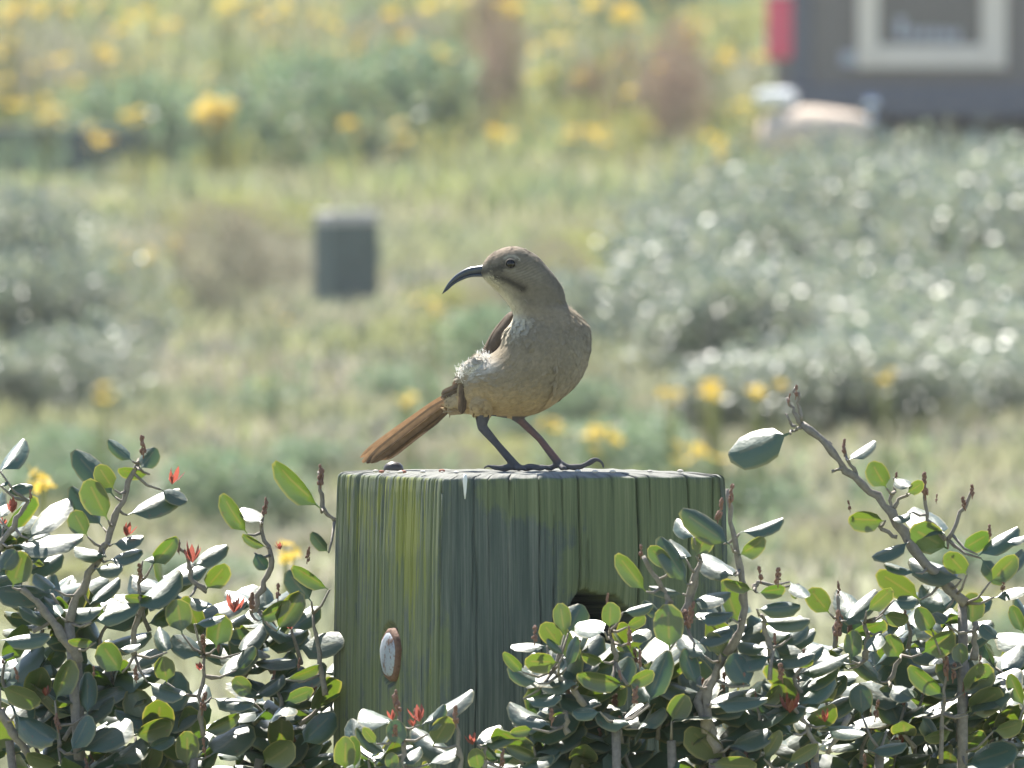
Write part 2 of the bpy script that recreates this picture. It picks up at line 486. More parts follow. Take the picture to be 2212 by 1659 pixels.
for i, (k, x, D, w, h) in enumerate([('green', 420, 25, .28, .09), ('lime', 130, 24, .34, .1), ('grey', 680, 26, .4, .1), ('grey', 950, 27, .4, .1), ('green', 1330, 27, .4, .11),
        ('grey', 1500, 28, .5, .13), ('green', 1620, 27, .4, .12), ('lime', 1980, 23, .35, .1), ('green', 2130, 24, .35, .12), ('grey', 330, 29, .5, .12), ('lime', 620, 22, .3, .06),
        ('lime', 1660, 21, .3, .06), ('lime', 2120, 21, .35, .07), ('grey', 780, 21, .4, .05), ('green', 120, 28, .4, .13), ('grey', 1420, 33, .5, .2), ('green', 870, 35, .3, .12), ('grey', 1750, 26, .4, .13)]):
    adj = {'green': 'small mid-green', 'lime': 'small yellow-green', 'grey': 'small dry grey'}[k]
    plant(k, x, D, w, h, adj + ' bush low in the meadow, ' + zone(x), g1)
for i in range(34):
    D = random.uniform(22, 55); x = random.uniform(-150, 2360)
    if D > 29 and x > 1250: continue
    if 600 < x < 880 and D < 47: continue
    k = random.choice(['green', 'lime', 'grey', 'grey', 'lime']); w = random.uniform(.2, .55) * (D / 30); h = random.uniform(.05, .13) * (D / 30)
    adj = {'green': 'small mid-green', 'lime': 'small yellow-green', 'grey': 'small dry grey'}[k]
    plant(k, x, D, w, h, adj + ' bush low in the meadow, ' + zone(x), g1)
g2 = 'bushes on the hillside at the top of the view'
for i in range(40):
    D = random.uniform(64, 95); x = random.uniform(-350, 2500)
    k = random.choice(['green', 'green', 'lime', 'lime', 'lime', 'grey'])
    w = random.uniform(.7, 1.5); h = random.uniform(.4, .8)
    adj = {'green': 'mid-green', 'lime': 'yellow-green', 'grey': 'dry grey'}[k]
    plant(k, x, D, w, h, adj + ' bush on the flowery hillside, ' + zone(x), g2)
plant('green', 800, 60, 1.3, 0.7, 'dark green bush on the hillside straight above the distant post')
plant('green', 330, 60, 1.2, 0.6, 'dark green bush on the hillside above the rounded dry bush')
for x, D, w, h in ((1400, 60, .7, .6), (1440, 62, .6, .8), (1090, 60, .4, .8), (1060, 66, .5, .8), (1250, 63, .5, .5)):
    plant('rust', x, D, w, h, 'rusty brown seed-head bush on the hillside left of the van', 'rusty bushes on the hillside')

# yellow flowers: plants with their own flower heads
def flower_mesh():
    V = [(0, 0, 0.004)]; F = []
    n = 9
    for k in range(n):
        a0 = 2 * math.pi * k / n; da = 2 * math.pi / n * 0.46
        o = len(V)
        V += [(0.2 * math.cos(a0 - da), 0.2 * math.sin(a0 - da), 0.03), (math.cos(a0 - da * .7), math.sin(a0 - da * .7), 0.16), (1.08 * math.cos(a0), 1.08 * math.sin(a0), 0.1), (math.cos(a0 + da * .7), math.sin(a0 + da * .7), 0.16), (0.2 * math.cos(a0 + da), 0.2 * math.sin(a0 + da), 0.03)]
        F += [(0, o, o + 4), (o, o + 1, o + 2, o + 3, o + 4)]
    o = len(V)
    for k in range(8):
        a = 2 * math.pi * k / 8; V.append((.26 * math.cos(a), .26 * math.sin(a), .09))
    V.append((0, 0, .17))
    F += [(o + k, o + (k + 1) % 8, o + 8) for k in range(8)]
    return mesh_data('flower', V, F, M['petal'], False)
FLOWER = flower_mesh()
FO_SMALL = [leaf_cloud('foliage', M['lime_bush' if i else 'green_bush'], 170, .05, .14, .14, .3, aspect=.3, up=1.0, lumps=4) for i in range(2)]
def wildflower(x, y, D, n, size=0.03, spread=38, near=False, label=None, group='yellow wildflowers on the hillside'):
    """n heads around view point (x, y) at distance D, on stems that reach the ground"""
    D = min(D, 63)
    if not near: n = int(n * 1.5 + 2)
    base = G(x, D)
    label = label or ('yellow wildflower high on the hillside, ' if y < 110 else 'yellow wildflower low on the hillside, ') + zone(x)
    e = empty('wildflower', base, label, 'wildflower', group)
    fo = obj('foliage', FO_SMALL[random.randrange(2)], e, False)
    mb = MB()
    top = far(x, y, D)
    hh = max(0.06, top.z - base.z)
    fo.scale = (.25, .25, .4) if near else (.8, .8, min(1.0, hh / .5))
    for i in range(n):
        q = far(x + random.gauss(0, spread * .5), y + random.gauss(0, spread * .35), D) + Vector((0, random.uniform(-.1, .1), 0))
        q.z = max(q.z, base.z + .03)
        f = obj('flower', FLOWER, e, False)
        f.location = q - base
        r = size * random.uniform(.75, 1.25)
        f.scale = (r, r, r)
        f.rotation_euler = (random.uniform(-.3, 1.0), random.uniform(-.5, .5), random.uniform(0, 6))
        mb.tube([base + Vector((0, 0, -.01)), (base + q) / 2 + Vector((random.uniform(-.02, .02), 0, .01)), q], .0005 if near else .0025, 4)
    obj('stem', mb.data('stem', M['lime_bush']), e)
for x, y, D, n in [(480, 240, 57, 9), (455, 255, 57, 6), (100, 245, 58, 6), (215, 290, 57, 3), (300, 268, 57, 3), (970, 190, 60, 6), (1370, 262, 60, 2), (1430, 275, 60, 2),
        (1545, 315, 58, 3), (860, 295, 58, 3), (740, 270, 58, 2), (1560, 125, 63, 2), (1635, 120, 63, 2), (230, 130, 64, 2), (840, 100, 64, 3), (950, 95, 64, 2), (1190, 90, 65, 3),
        (1150, 180, 62, 3), (1290, 155, 63, 3), (1230, 300, 58, 3), (1290, 290, 58, 4), (1090, 285, 58, 3), (1600, 250, 59, 2), (1110, 15, 72, 4), (1290, 10, 72, 4), (1340, 25, 72, 4), (860, 10, 73, 3),
        (600, 10, 73, 3), (390, 65, 68, 2), (20, 30, 72, 8), (70, 20, 72, 5), (10, 100, 68, 3), (190, 15, 72, 4), (610, 40, 70, 2), (700, 35, 70, 2), (1420, 95, 66, 2), (1500, 40, 70, 3), (5, 215, 60, 2),
        (1000, 20, 71, 2), (1480, 70, 68, 2), (330, 25, 72, 2), (760, 80, 66, 2), (1330, 120, 64, 2), (500, 20, 72, 3), (120, 130, 66, 2), (160, 180, 62, 2)]:
    wildflower(x, y, D, n)
for i in range(44):
    x = random.uniform(-60, 1640); y = random.uniform(-10, 300) * (random.random() ** .35)
    wildflower(x, y, random.uniform(58, 63), 1, 0.022, 46)
g3 = 'yellow wildflowers low in the meadow'
for x, y, D, n in [(390, 525, 40, 3), (265, 540, 40, 3), (930, 665, 33, 2), (1540, 838, 27, 6), (1640, 850, 27, 2), (1450, 860, 27, 2), (1290, 930, 26, 3), (1210, 915, 26, 2), (1920, 818, 28, 2),
        (890, 868, 27, 2), (215, 842, 28, 2), (1570, 980, 24, 1), (1480, 990, 24, 2), (330, 550, 39, 2), (590, 680, 34, 1), (1260, 960, 25, 1)]:
    wildflower(x, y, D, n, 0.0145, 34, False, 'yellow wildflower in the meadow, ' + zone(x), g3)
wildflower(92, 1032, 11, 10, 0.007, 30, True, 'small yellow flower sprig behind the leaves at the left edge')
wildflower(625, 1190, 11, 10, 0.0065, 36, True, 'small yellow flower sprig between the leaves left of the post')

# ------------------------------------------------------------------ far man-made things
M['old_wood'] = plain('old_dark_timber', (0.085, 0.108, 0.10), 0.8, 0.3, 0, 0.4, 25, .5)
M['wood_top'] = plain('pale_lit_top', (0.46, 0.43, 0.41), 0.8, 0.3, 0, 0.25, 30, .4)  # pale colour paints the lit tops of distant post and beam
def bev_box(name, c, e, mat, parent, bev, rot=0.0, seg=2):
    import bmesh
    bm = bmesh.new()
    bmesh.ops.create_cube(bm, size=1)
    for v in bm.verts: v.co = Vector((v.co.x * e[0], v.co.y * e[1], v.co.z * e[2]))
    bmesh.ops.bevel(bm, geom=list(bm.edges), offset=bev, segments=seg, affect='EDGES', profile=.6)
    bmesh.ops.rotate(bm, verts=bm.verts, cent=(0, 0, 0), matrix=Matrix.Rotation(rot, 3, 'Z'))
    bmesh.ops.translate(bm, verts=bm.verts, vec=c)
    me = bpy.data.meshes.new(name); bm.to_mesh(me); bm.free()
    me.materials.append(mat)
    return obj(name, me, parent)

DP = 47
pb = G(748, DP)
ptop = far(748, 484, DP).z
hp = empty('distant_post', pb, 'distant blurred square timber post with a pale top, left of the bird', 'post')
ph = ptop - pb.z + .1
bev_box('shaft', (pb.x, pb.y, pb.z + ph / 2 - .1), (.19, .19, ph), M['old_wood'], hp, .008, R(22))
bev_box('top_face', (pb.x, pb.y, ptop + .024), (.188, .188, .048), M['wood_top'], hp, .012, R(22))

tb = G(60, 59)
beam = empty('timber_beam', tb, 'dark timber beam lying on the ground at the upper left edge', 'beam')
tz0 = far(60, 366, 59).z; tz1 = far(60, 278, 59).z
x0 = far(-420, 300, 59).x; x1 = far(318, 300, 59).x
bev_box('log_body', ((x0 + x1) / 2, 59 - DIST, (tz0 + tz1) / 2 - .06), (x1 - x0, .15, tz1 - tz0 + .12), M['old_wood'], beam, .012, R(-3))
bev_box('top_face', ((x0 + x1) / 2 - .18, 59 - DIST, tz1 + .006), ((x1 - x0) * .72, .13, .012), M['wood_top'], beam, .004, R(-3))

for x, w, h in ((-60, .5, .12), (120, .45, .10), (235, .4, .17), (300, .4, .2)):
    plant(random.choice(['grey', 'lime']), x, 58.2, w * 1.2, h * 1.15, 'low bush growing in front of the dark timber beam', 'bushes in front of the timber beam')
# van seen from behind, at the top right
DV = 62
M['van_paint'] = plain('dark_grey_paint', (0.145, 0.125, 0.11), 0.45, 0.5, 0, 0.1, 4, .02)
M['bumper'] = plain('blue_black_plastic', (0.105, 0.11, 0.13), 0.55, 0.4, 0, 0.15, 20, .1)
M['red_lens'] = plain('red_lamp_lens', (0.72, 0.055, 0.12), 0.25, 0.5, 0, 0.08, 30, .05)
M['white_trim'] = plain('off_white_trim', (0.76, 0.66, 0.56), 0.5, 0.4, 0, 0.06, 10, .05)
M['dark_glass'] = plain('dark_glass', (0.11, 0.096, 0.083), 0.3, 0.5, 0, 0.1, 3, .0)
M['pale_print'] = plain('pale_print', (0.42, 0.43, 0.48), 0.6, 0.3, 0, 0.1, 10, .0)
M['chrome'] = plain('bright_metal', (0.8, 0.8, 0.82), 0.12, 0.5, 1.0, 0.05, 10, .0)
M['tyre'] = plain('black_rubber', (0.03, 0.03, 0.03), 0.8, 0.3, 0, 0.2, 40, .2)
def vx(x): return far(x, 0, DV).x
def vz(y): return far(1106, y, DV).z
vy = DV - DIST
vl = vx(1700); vr = vl + 1.85; vc = (vl + vr) / 2
vbot = vz(215); vtop = vbot + 1.75
vg = Vector((vc, vy, float(ground_z(vc, vy))))
van = empty('parked_van', vg, 'dark grey parked van at the top right with a red tail lamp', 'van')
bev_box('body', (vc, vy + 2.0, (vbot + vtop) / 2), (vr - vl, 4.0, vtop - vbot), M['van_paint'], van, .09, 0, 4)
bev_box('bumper', (vc, vy - .02, vz(222)), (vr - vl + .04, .16, .16), M['bumper'], van, .03, 0, 3)
bev_box('corner_pillar', (vx(1728), vy - .006, (vbot + vtop) / 2 - .1), (.11, .05, vtop - vbot - .3), M['bumper'], van, .02, 0, 2)
for sx in (0, 1):
    cxl = vx(1684) if sx == 0 else vr + (vl - vx(1684))
    lamp = bev_box('tail_lamp', (cxl, vy + .03, vz(60)), (.125, .15, vz(-10) - vz(126)), M['red_lens'], van, .02, 0, 3)
    bev_box('lamp_lens', (cxl, vy + .03, vz(-22)), (.12, .148, vz(-36) - vz(-9)), M['white_trim'], lamp, .01, 0, 2).location = (0, 0, 0)
    bev_box('lamp_base', (cxl + (.02 if sx == 0 else -.02), vy + .05, vz(160)), (.08, .14, vz(130) - vz(190)), M['van_paint'], van, .01, 0, 2)
# framed panel in the rear door
fx0, fx1, fi0, fi1 = vx(1851), vx(2174), vx(1898), vx(2119)
fb0, fb1 = vz(148), vz(97); ft1 = fb1 + .52; ft0 = ft1 + .115
win = bev_box('window_pane', ((fi0 + fi1) / 2, vy - .002, (fb1 + ft1) / 2), (fi1 - fi0 + .02, .02, ft1 - fb1 + .02), M['dark_glass'], van, .002, 0, 1)
for c, e in ((((fx0 + fi0) / 2, vy - .02, (fb0 + ft0) / 2), (fi0 - fx0, .05, ft0 - fb0)), (((fx1 + fi1) / 2, vy - .02, (fb0 + ft0) / 2), (fx1 - fi1, .05, ft0 - fb0)),
             (((fi0 + fi1) / 2, vy - .02, (fb0 + fb1) / 2), (fi1 - fi0, .048, fb1 - fb0)), (((fi0 + fi1) / 2, vy - .02, (ft0 + ft1) / 2), (fi1 - fi0, .048, ft0 - ft1))):
    bev_box('frame_bar', c, e, M['white_trim'], van, .012, 0, 2)
mb = MB()
mb.box((vx(1945), vy - .014, vz(60)), (.045, .006, .1))
for k in range(5):
    mb.box((vx(1972 + 23 * k), vy - .014, vz(72 + k)), (.038, .006, .055 - .004 * (k % 2)))
obj('faded_print', mb.data('faded_print', M['pale_print'], False), van)
b = MB(); b.ball((vx(1880), vy - .13, vz(226)), .045, 14, 10); b.tube([(vx(1880), vy - .13, vz(226) - .14), (vx(1880), vy - .13, vz(226) - .03)], .018, 8)
obj('tow_ball', b.data('tow_ball', M['chrome']), van)
b = MB(); b.box((vx(1832), vy - .012, vz(127)), (.075, .03, .07)); obj('door_handle', b.data('door_handle', M['pale_print'], False), van)
for sx in (vl + .16, vr - .16):
    for yy in (.75, 3.2):
        b = MB(); n = 20
        b.tube([(sx - .1, vy + yy, vg.z + .3), (sx + .1, vy + yy, vg.z + .3)], .3, 20)
        obj('wheel', b.data('wheel', M['tyre']), van)

# tan boulder with a white stone beside the van
def rock(name, x0, x1, y0, y1, D, mat, label, seed):
    a, b_ = far(x0, y1, D), far(x1, y0, D)
    c = (a + b_) / 2; rx = abs(b_.x - a.x) / 2; rz = abs(b_.z - a.z) / 2
    b = MB(); b.ball((0, 0, 0), 1, 18, 12)
    V = []
    for v in b.V:
        v = Vector(v); q = 1 + .16 * noise.noise(v * 1.3 + Vector((seed, 0, 0)))
        w = Vector((abs(v.x) ** .7 * math.copysign(1, v.x), abs(v.y) ** .7 * math.copysign(1, v.y), abs(v.z) ** .7 * math.copysign(1, v.z))) * q
        V.append((w.x * rx, w.y * rx * .7, w.z * rz))
    o = obj(name, mesh_data(name, V, b.F, mat)); o.location = c
    return tag(o, label, 'rock')
M['tan_rock'] = plain('tan_sandstone', (0.58, 0.47, 0.37), 0.85, 0.2, 0, 0.12, 12, .3)
M['white_rock'] = plain('white_stone', (0.78, 0.78, 0.78), 0.6, 0.3, 0, 0.08, 12, .3)
rock('boulder', 1636, 1880, 234, 345, 58, M['tan_rock'], 'tan boulder lying at the lower corner of the van', 1.2)
rock('stone', 1632, 1722, 193, 228, 58, M['white_rock'], 'white stone lying on top of the tan boulder', 5.1)

# ------------------------------------------------------------------ the post
TH = R(22); SIDE = 668 * S
def build_post():
    near = at(958, 1016, -422)
    cx = near.x + SIDE / 2 * (math.cos(TH) - math.sin(TH)); cy = near.y + SIDE / 2 * (math.sin(TH) + math.cos(TH))
    root = empty('wooden_post', (cx, cy, 0), 'weathered square wooden post with green moss that the bird stands on', 'post')
    er = Vector((math.cos(TH), math.sin(TH), 0)); el = Vector((-math.sin(TH), math.cos(TH), 0))
    h = SIDE / 2; ch = 0.006
    # perimeter samples: (x along er, y along el, normal), starting on the right-hand front face
    per = []
    def side(p0, p1, n, face):
        for k in range(n):
            f = k / n; per.append((p0[0] + (p1[0] - p0[0]) * f, p0[1] + (p1[1] - p0[1]) * f, face))
    side((-h + ch, -h), (h - ch, -h), 400, 0)      # right-hand front face (normal -el)
    side((h - ch, -h), (h, -h + ch), 4, 1)
    side((h, -h + ch), (h, h - ch), 24, 2)
    side((h, h - ch), (h - ch, h), 3, 3)
    side((h - ch, h), (-h + ch, h), 24, 4)
    side((-h + ch, h), (-h, h - ch), 4, 5)
    side((-h, h - ch), (-h, -h + ch), 400, 6)      # left-hand front face (normal -er)
    side((-h, -h + ch), (-h + ch, -h), 6, 7)
    per = np.array(per); n = len(per)
    nx = np.array([0, .7, 1, .7, 0, -.7, -1, -.7])[per[:, 2].astype(int)]
    ny = np.array([-1, -.7, 0, .7, 1, .7, 0, -.7])[per[:, 2].astype(int)]
    arc = np.r_[0, np.cumsum(np.hypot(np.diff(per[:, 0]), np.diff(per[:, 1])))]
    zz = np.r_[np.linspace(0, Z_TOP - .26, 14), np.linspace(Z_TOP - .255, Z_TOP - .02, 130), np.linspace(Z_TOP - .0185, Z_TOP - .0015, 14)]
    A, Zg = np.meshgrid(arc, zz)
    FI = np.broadcast_to(per[:, 2], A.shape)
    # grain relief
    r2 = np.random.default_rng(3)
    disp = np.zeros_like(A)
    for k in range(60):
        f = r2.uniform(900, 4200); ph = r2.uniform(0, 6.28); wob = r2.uniform(.0002, .0009); wf = r2.uniform(8, 30)
        disp += np.sin((A + wob * np.sin(Zg * wf + ph)) * f + ph) * (0.0000085 * (1500 / (f + 600)))
    def crack(a0, top, bot, wid, dep, wob=.0005):
        c = a0 + wob * np.sin(Zg * 37 + a0 * 900) + wob * .6 * np.sin(Zg * 91 + a0 * 500)
        fade = np.clip((Zg - bot) / .03, 0, 1) * np.clip((top - Zg) / .004 + 1, 0, 1)
        return -dep * np.exp(-np.abs((A - c) / (wid * .62)) ** 1.5) * fade
    # right face cracks, from view columns
    def a_right(x): return (x - 958) * S / math.cos(TH) - ch
    for x, L, wd, dp in ((1102, .036, .0012, .004), (1166, .15, .0007, .003), (1252, .24, .0011, .004), (1322, .02, .001, .003), (1376, .13, .0010, .004), (1484, .10, .0009, .0035),
                         (1028, .26, .0006, .002), (1057, .08, .0006, .002), (1214, .05, .0006, .002), (1404, .05, .0006, .002), (1540, .07, .0008, .003)):
        disp += crack(a_right(x), Z_TOP + .01, Z_TOP - L, wd, dp)
    aL0 = arc[np.argmax(per[:, 2] == 6)]; aL1 = arc[np.where(per[:, 2] == 6)[0][-1]]
    disp += crack(aL1 - .0035, Z_TOP + .01, Z_TOP - .5, .0010, .004, .0005)
    disp += crack(a_right(972), Z_TOP + .01, Z_TOP - .5, .0007, .0025, .0005)
    for k in range(34):
        disp += crack(r2.uniform(aL0, aL1), Z_TOP + .01, Z_TOP - r2.choice([.03, .05, .1, .2, .3]) * r2.uniform(.6, 1.3), r2.uniform(.0005, .0010), r2.uniform(.001, .0032), .0005)
    for k in range(26):
        zt = Z_TOP - r2.uniform(0.02, .22)
        disp += crack(r2.uniform(0, arc[400]), zt, zt - r2.uniform(.03, .09), .0006, r2.uniform(.0008, .002))
    # slight waist: wider lower down, top eased
    disp += np.interp(Zg, [0, Z_TOP - .12, Z_TOP - .05, Z_TOP - .012, Z_TOP], [0, 0, -.0012, -.0024, -.0032])
    disp -= np.clip((Zg - (Z_TOP - .0035)) / .0035, 0, 1) ** 2 * .0016
    # hole in the right-hand face, kept as real depth
    hx = a_right(1292); hz = at(1292, 1362, -300).z
    er2 = .0245 * (1 + .07 * np.sin(np.arctan2(Zg - hz, A - hx) * 3 + 1) + .05 * np.sin(np.arctan2(Zg - hz, A - hx) * 7))
    rr = np.hypot(A - hx, Zg - hz)
    on_r = FI == 0
    disp = np.where(on_r & (rr < er2), -.085 * np.clip((er2 - rr) / .0018, 0, 1), disp)
    disp = np.where(on_r & (rr >= er2) & (rr < er2 + .008), disp - .0025 * (1 - (rr - er2) / .008), disp)
    bx_ = aL1 - (958 - 846) / 243 * (aL1 - aL0); bz_ = at(846, 1414, -150).z
    rb = np.hypot(A - bx_, (Zg - bz_) / 1.12)
    disp = np.where((FI == 6) & (rb < .0182), -.004 * np.clip((.0182 - rb) / .0012, 0, 1), disp)
    PX = per[:, 0] + disp * nx; PY = per[:, 1] + disp * ny
    ztop_wob = np.interp(arc, arc, disp[-1]) * .55
    Zv = Zg.copy(); Zv[-8:] += (np.linspace(0, 1, 8)[:, None]) * ztop_wob[None, :]
    rows = [np.stack([PX, PY, Zv], -1)]
    # top: rings shrinking to the middle
    last = rows[0][-1]
    ring = []
    for k, f in enumerate((.985, .96, .92, .86, .76, .62, .45, .28, .12, .02)):
        q = last.copy(); q[:, :2] *= f
        q[:, 2] = Z_TOP - .0006 + (ztop_wob * max(0, 1 - k * .3)) + .0006 * np.sin(q[:, 0] * 260 + 3) * np.sin(q[:, 1] * 190)
        ring.append(q)
    allv = np.concatenate([rows[0], np.array(ring)], 0)
    W = allv[..., 0:1] * np.array(er) + allv[..., 1:2] * np.array(el); W[..., 2] = allv[..., 2]
    W[..., 0] += cx; W[..., 1] += cy
    F = grid_faces(allv.shape[0], n, True)
    # uv: u = along face, v = height, for grain streaks
    t = NT('mossy_weathered_wood')
    uv = t.n('ShaderNodeUVMap').outputs[0]
    g1 = t.noise(t.mapping(uv, (300, 6, 1)), 1, 8, .68)
    g2 = t.noise(t.mapping(uv, (1300, 20, 1)), 1, 5, .7)
    g3 = t.noise(t.mapping(uv, (620, 4.5, 1)), 1, 4, .6)
    blot = t.noise(t.mapping(uv, (48, 17, 1)), 1, 9, .72)
    blot2 = t.noise(t.mapping(uv, (150, 12, 1)), 1, 8, .7)
    c = t.ramp(g1, [(0.28, (0.040, 0.054, 0.047)), (0.43, (0.095, 0.118, 0.098)), (0.56, (0.145, 0.165, 0.138)), (0.75, (0.23, 0.24, 0.20))])
    c = t.mix(t.math('MULTIPLY', t.ramp(g2, [(.38, (0, 0, 0)), (.6, (1, 1, 1))]), .6), c, (0.05, 0.065, 0.062))
    at_ = t.n('ShaderNodeVertexColor'); at_.layer_name = 'tint'      # where moss and lichen grow
    sp = t.n('ShaderNodeSeparateColor'); t.l(at_.outputs[0], sp.inputs[0])
    moss = t.math('MULTIPLY', t.ramp(t.math('MULTIPLY', t.math('ADD', t.math('ADD', t.math('MULTIPLY', blot, 1.25), t.math('MULTIPLY', g1, .35)), t.math('MULTIPLY', sp.outputs[0], .42)), .5), [(0.465, (0, 0, 0)), (0.53, (1, 1, 1))]), .8)
    c = t.mix(moss, c, t.ramp(g1, [(0.3, (0.085, 0.108, 0.055)), (0.55, (0.155, 0.182, 0.088)), (0.75, (0.23, 0.25, 0.14))]))
    lich = t.math('MULTIPLY', t.ramp(t.math('ADD', t.math('MULTIPLY', blot2, 1.25), t.math('MULTIPLY', sp.outputs[1], .36)), [(0.86, (0, 0, 0)), (0.97, (1, 1, 1))]), .75)
    c = t.mix(lich, c, t.ramp(g2, [(0.3, (0.16, 0.18, 0.035)), (0.7, (0.29, 0.30, 0.06))]))
    c = t.mix(t.math('MULTIPLY', t.ramp(g3, [(.30, (1, 1, 1)), (.37, (0, 0, 0))]), .8), c, (0.018, 0.024, 0.022))   # open checks in the grain
    bl = t.math('MULTIPLY', sp.outputs[2], .85)
    c = t.mix(bl, c, t.ramp(g1, [(0.3, (0.11, 0.11, 0.10)), (0.7, (0.22, 0.22, 0.20))]))
    mat = t.done(t.bsdf(c, .85, .25, 0, t.math('ADD', g1, t.math('MULTIPLY', g2, .6)), .7, .0015))
    nr = allv.shape[0]
    U = np.broadcast_to(arc, (nr, n)); Vv = np.concatenate([Zg, np.repeat(Zg[-1:], 10, 0) + np.linspace(.003, .09, 10)[:, None]], 0)
    colr = np.zeros((nr, n, 3))
    xs_ = (W[..., 0] / S) + 1106; ys_ = 1016 - (W[..., 2] - Z_TOP) / S
    right = np.broadcast_to(per[:, 2] == 0, (nr, n)); left = np.broadcast_to((per[:, 2] == 6), (nr, n))
    def blob(x, y, rx, ry): return np.exp(-(((xs_ - x) / rx) ** 2 + ((ys_ - y) / ry) ** 2))
    mr = np.clip(blob(1250, 1060, 190, 70) + blob(1420, 1200, 160, 120) + blob(1300, 1230, 90, 60) + .7 * blob(1480, 1090, 90, 90) + .5 * blob(1060, 1050, 60, 50), 0, 1.1)
    mr = mr - .6 * blob(1380, 1110, 60, 50) - .5 * blob(1010, 1300, 60, 220) - .4 * blob(1120, 1450, 160, 160)
    colr[..., 0] = np.where(right, mr * 1.0, np.where(left, .62, .3))
    colr[..., 1] = np.where(left, .35 + .7 * blob(880, 1150, 45, 200) + .4 * blob(790, 1080, 50, 80), np.where(right, .3 * blob(1290, 1240, 80, 40), .1))
    top = np.zeros((nr, n)); top[-10:] = 1
    colr[..., 2] = top
    colr[..., 0] *= (1 - top); colr[..., 1] *= (1 - top)
    me = mesh_data('shaft', W, F, mat, True, np.stack([U, Vv], -1).reshape(-1, 2), np.clip(colr, 0, 2).reshape(-1, 3))
    obj('shaft', me, root)
    # bolt on the left-hand face
    f = (958 - 846) / 243
    bc = at(958 - 243 * f, 1414, -422 + 601 * f)
    fc = Vector((cx, cy, 0)) - er * h
    bc += er * (-(bc - fc).dot(er))
    nrm = -er; up = Vector((0, 0, 1)); sd = el
    gt = NT('dull_galvanised_steel'); gco = gt.n('ShaderNodeTexCoord').outputs['Object']
    gn = gt.noise(gco, 190, 5, .65); gm = gt.ramp(gn, [(.53, (0, 0, 0)), (.64, (1, 1, 1))])
    gc = gt.mix(gm, gt.mix(gt.noise(gco, 700), (0.25, 0.28, 0.33), (0.37, 0.40, 0.45)), (0.17, 0.10, 0.075))
    M['galv'] = gt.done(gt.bsdf(gc, .6, .4, .15, gn, .4))
    M['rust'] = plain('rusty_steel', (0.15, 0.085, 0.06), .8, .3, .1, .45, 500, .6)
    def lathe(prof, name, mat, par):
        V, F = [], []
        N = 28
        for (r, q) in prof:
            for k in range(N):
                a = 2 * math.pi * k / N; r_ = r * (1 + .03 * math.sin(3 * a + 1) + .025 * math.sin(5 * a) + .015 * math.sin(11 * a))
                V.append(bc + sd * (r_ * math.cos(a)) + up * (r_ * 1.12 * math.sin(a)) + nrm * q)
        for i in range(len(prof) - 1):
            for k in range(N): F.append((i * N + k, i * N + (k + 1) % N, (i + 1) * N + (k + 1) % N, (i + 1) * N + k))
        F.append(tuple((len(prof) - 1) * N + k for k in range(N)))
        return obj(name, mesh_data(name, V, F, mat), par)
    bolt = lathe([(.0150, -.006), (.0151, -.001), (.0149, .0018), (.0138, .0030), (.0122, .0032)], 'bolt', M['rust'], root)
    cap = lathe([(.0124, .0031), (.0116, .0040), (.0095, .0046), (.005, .0050), (.001, .0051)], 'bolt_cap', M['galv'], bolt)
    cap.location = (0, 0, 0)
    # white dropping run down the face under the top edge
    M['dropping'] = plain('white_dropping', (0.7, 0.7, 0.68), .7, .3, 0, .1, 300, .3)
    b = MB()
    p = [at(1004, y, -402 ) for y in (1024, 1036, 1050, 1066, 1078)]
    p = [q + el * (-(q - (Vector((cx, cy, 0)) - el * h)).dot(el)) for q in p]
    b.tube(p, [.0009, .0015, .0012, .0008, .0003], 8)
    tag(obj('dropping_streak', b.data('dropping_streak', M['dropping'])), 'white streak of dropping running down from the top edge of the mossy post', 'dropping')
    return root
post = build_post()

# bits lying on the post top
b = MB()
c0 = at(850, 1006, 60)
b.ball((c0.x, c0.y, Z_TOP + .0005), .0065, 14, 8, (1, .8, .75))  # dark dome built as a nail head
tag(obj('nail_head', b.data('nail_head', plain('dark_nail', (.05, .04, .035), .4, .5, 0, .4, 300, .3))), 'small dark rounded nail head on the post top under the tail', 'nail')
M['crumb'] = plain('pale_crumb', (.55, .5, .45), .8, .3, 0, .3, 300, .4)
M['crumb_red'] = plain('reddish_crumb', (.3, .12, .08), .8, .3, 0, .3, 300, .4)
for i in range(16):
    x = random.choice([random.uniform(800, 960), random.uniform(960, 1500)]); d = random.uniform(-330, -100) if x < 960 else random.uniform(-380, -180)
    if x > 1150: d += (x - 1150) * .42
    p = at(x, 1016, d); r = random.uniform(.0006, .0016)
    b = MB(); b.ball((0, 0, 0), r, 7, 5, (1.5, 1, .7))
    o = obj('wood_crumb', b.data('wood_crumb', M['crumb_red'] if i % 6 == 0 else M['crumb'])); o.location = (p.x, p.y, Z_TOP + r * .3)
    tag(o, ('tiny reddish crumb' if i % 6 == 0 else 'tiny pale crumb') + ' of wood lying on the post top', 'crumb', 'crumbs on the post top')

# ------------------------------------------------------------------ the bird
KU = 0.3323
def bu(u, v, d=0.0):
    return at(723.6 + u * KU, 482.4 + v * KU, d * KU)

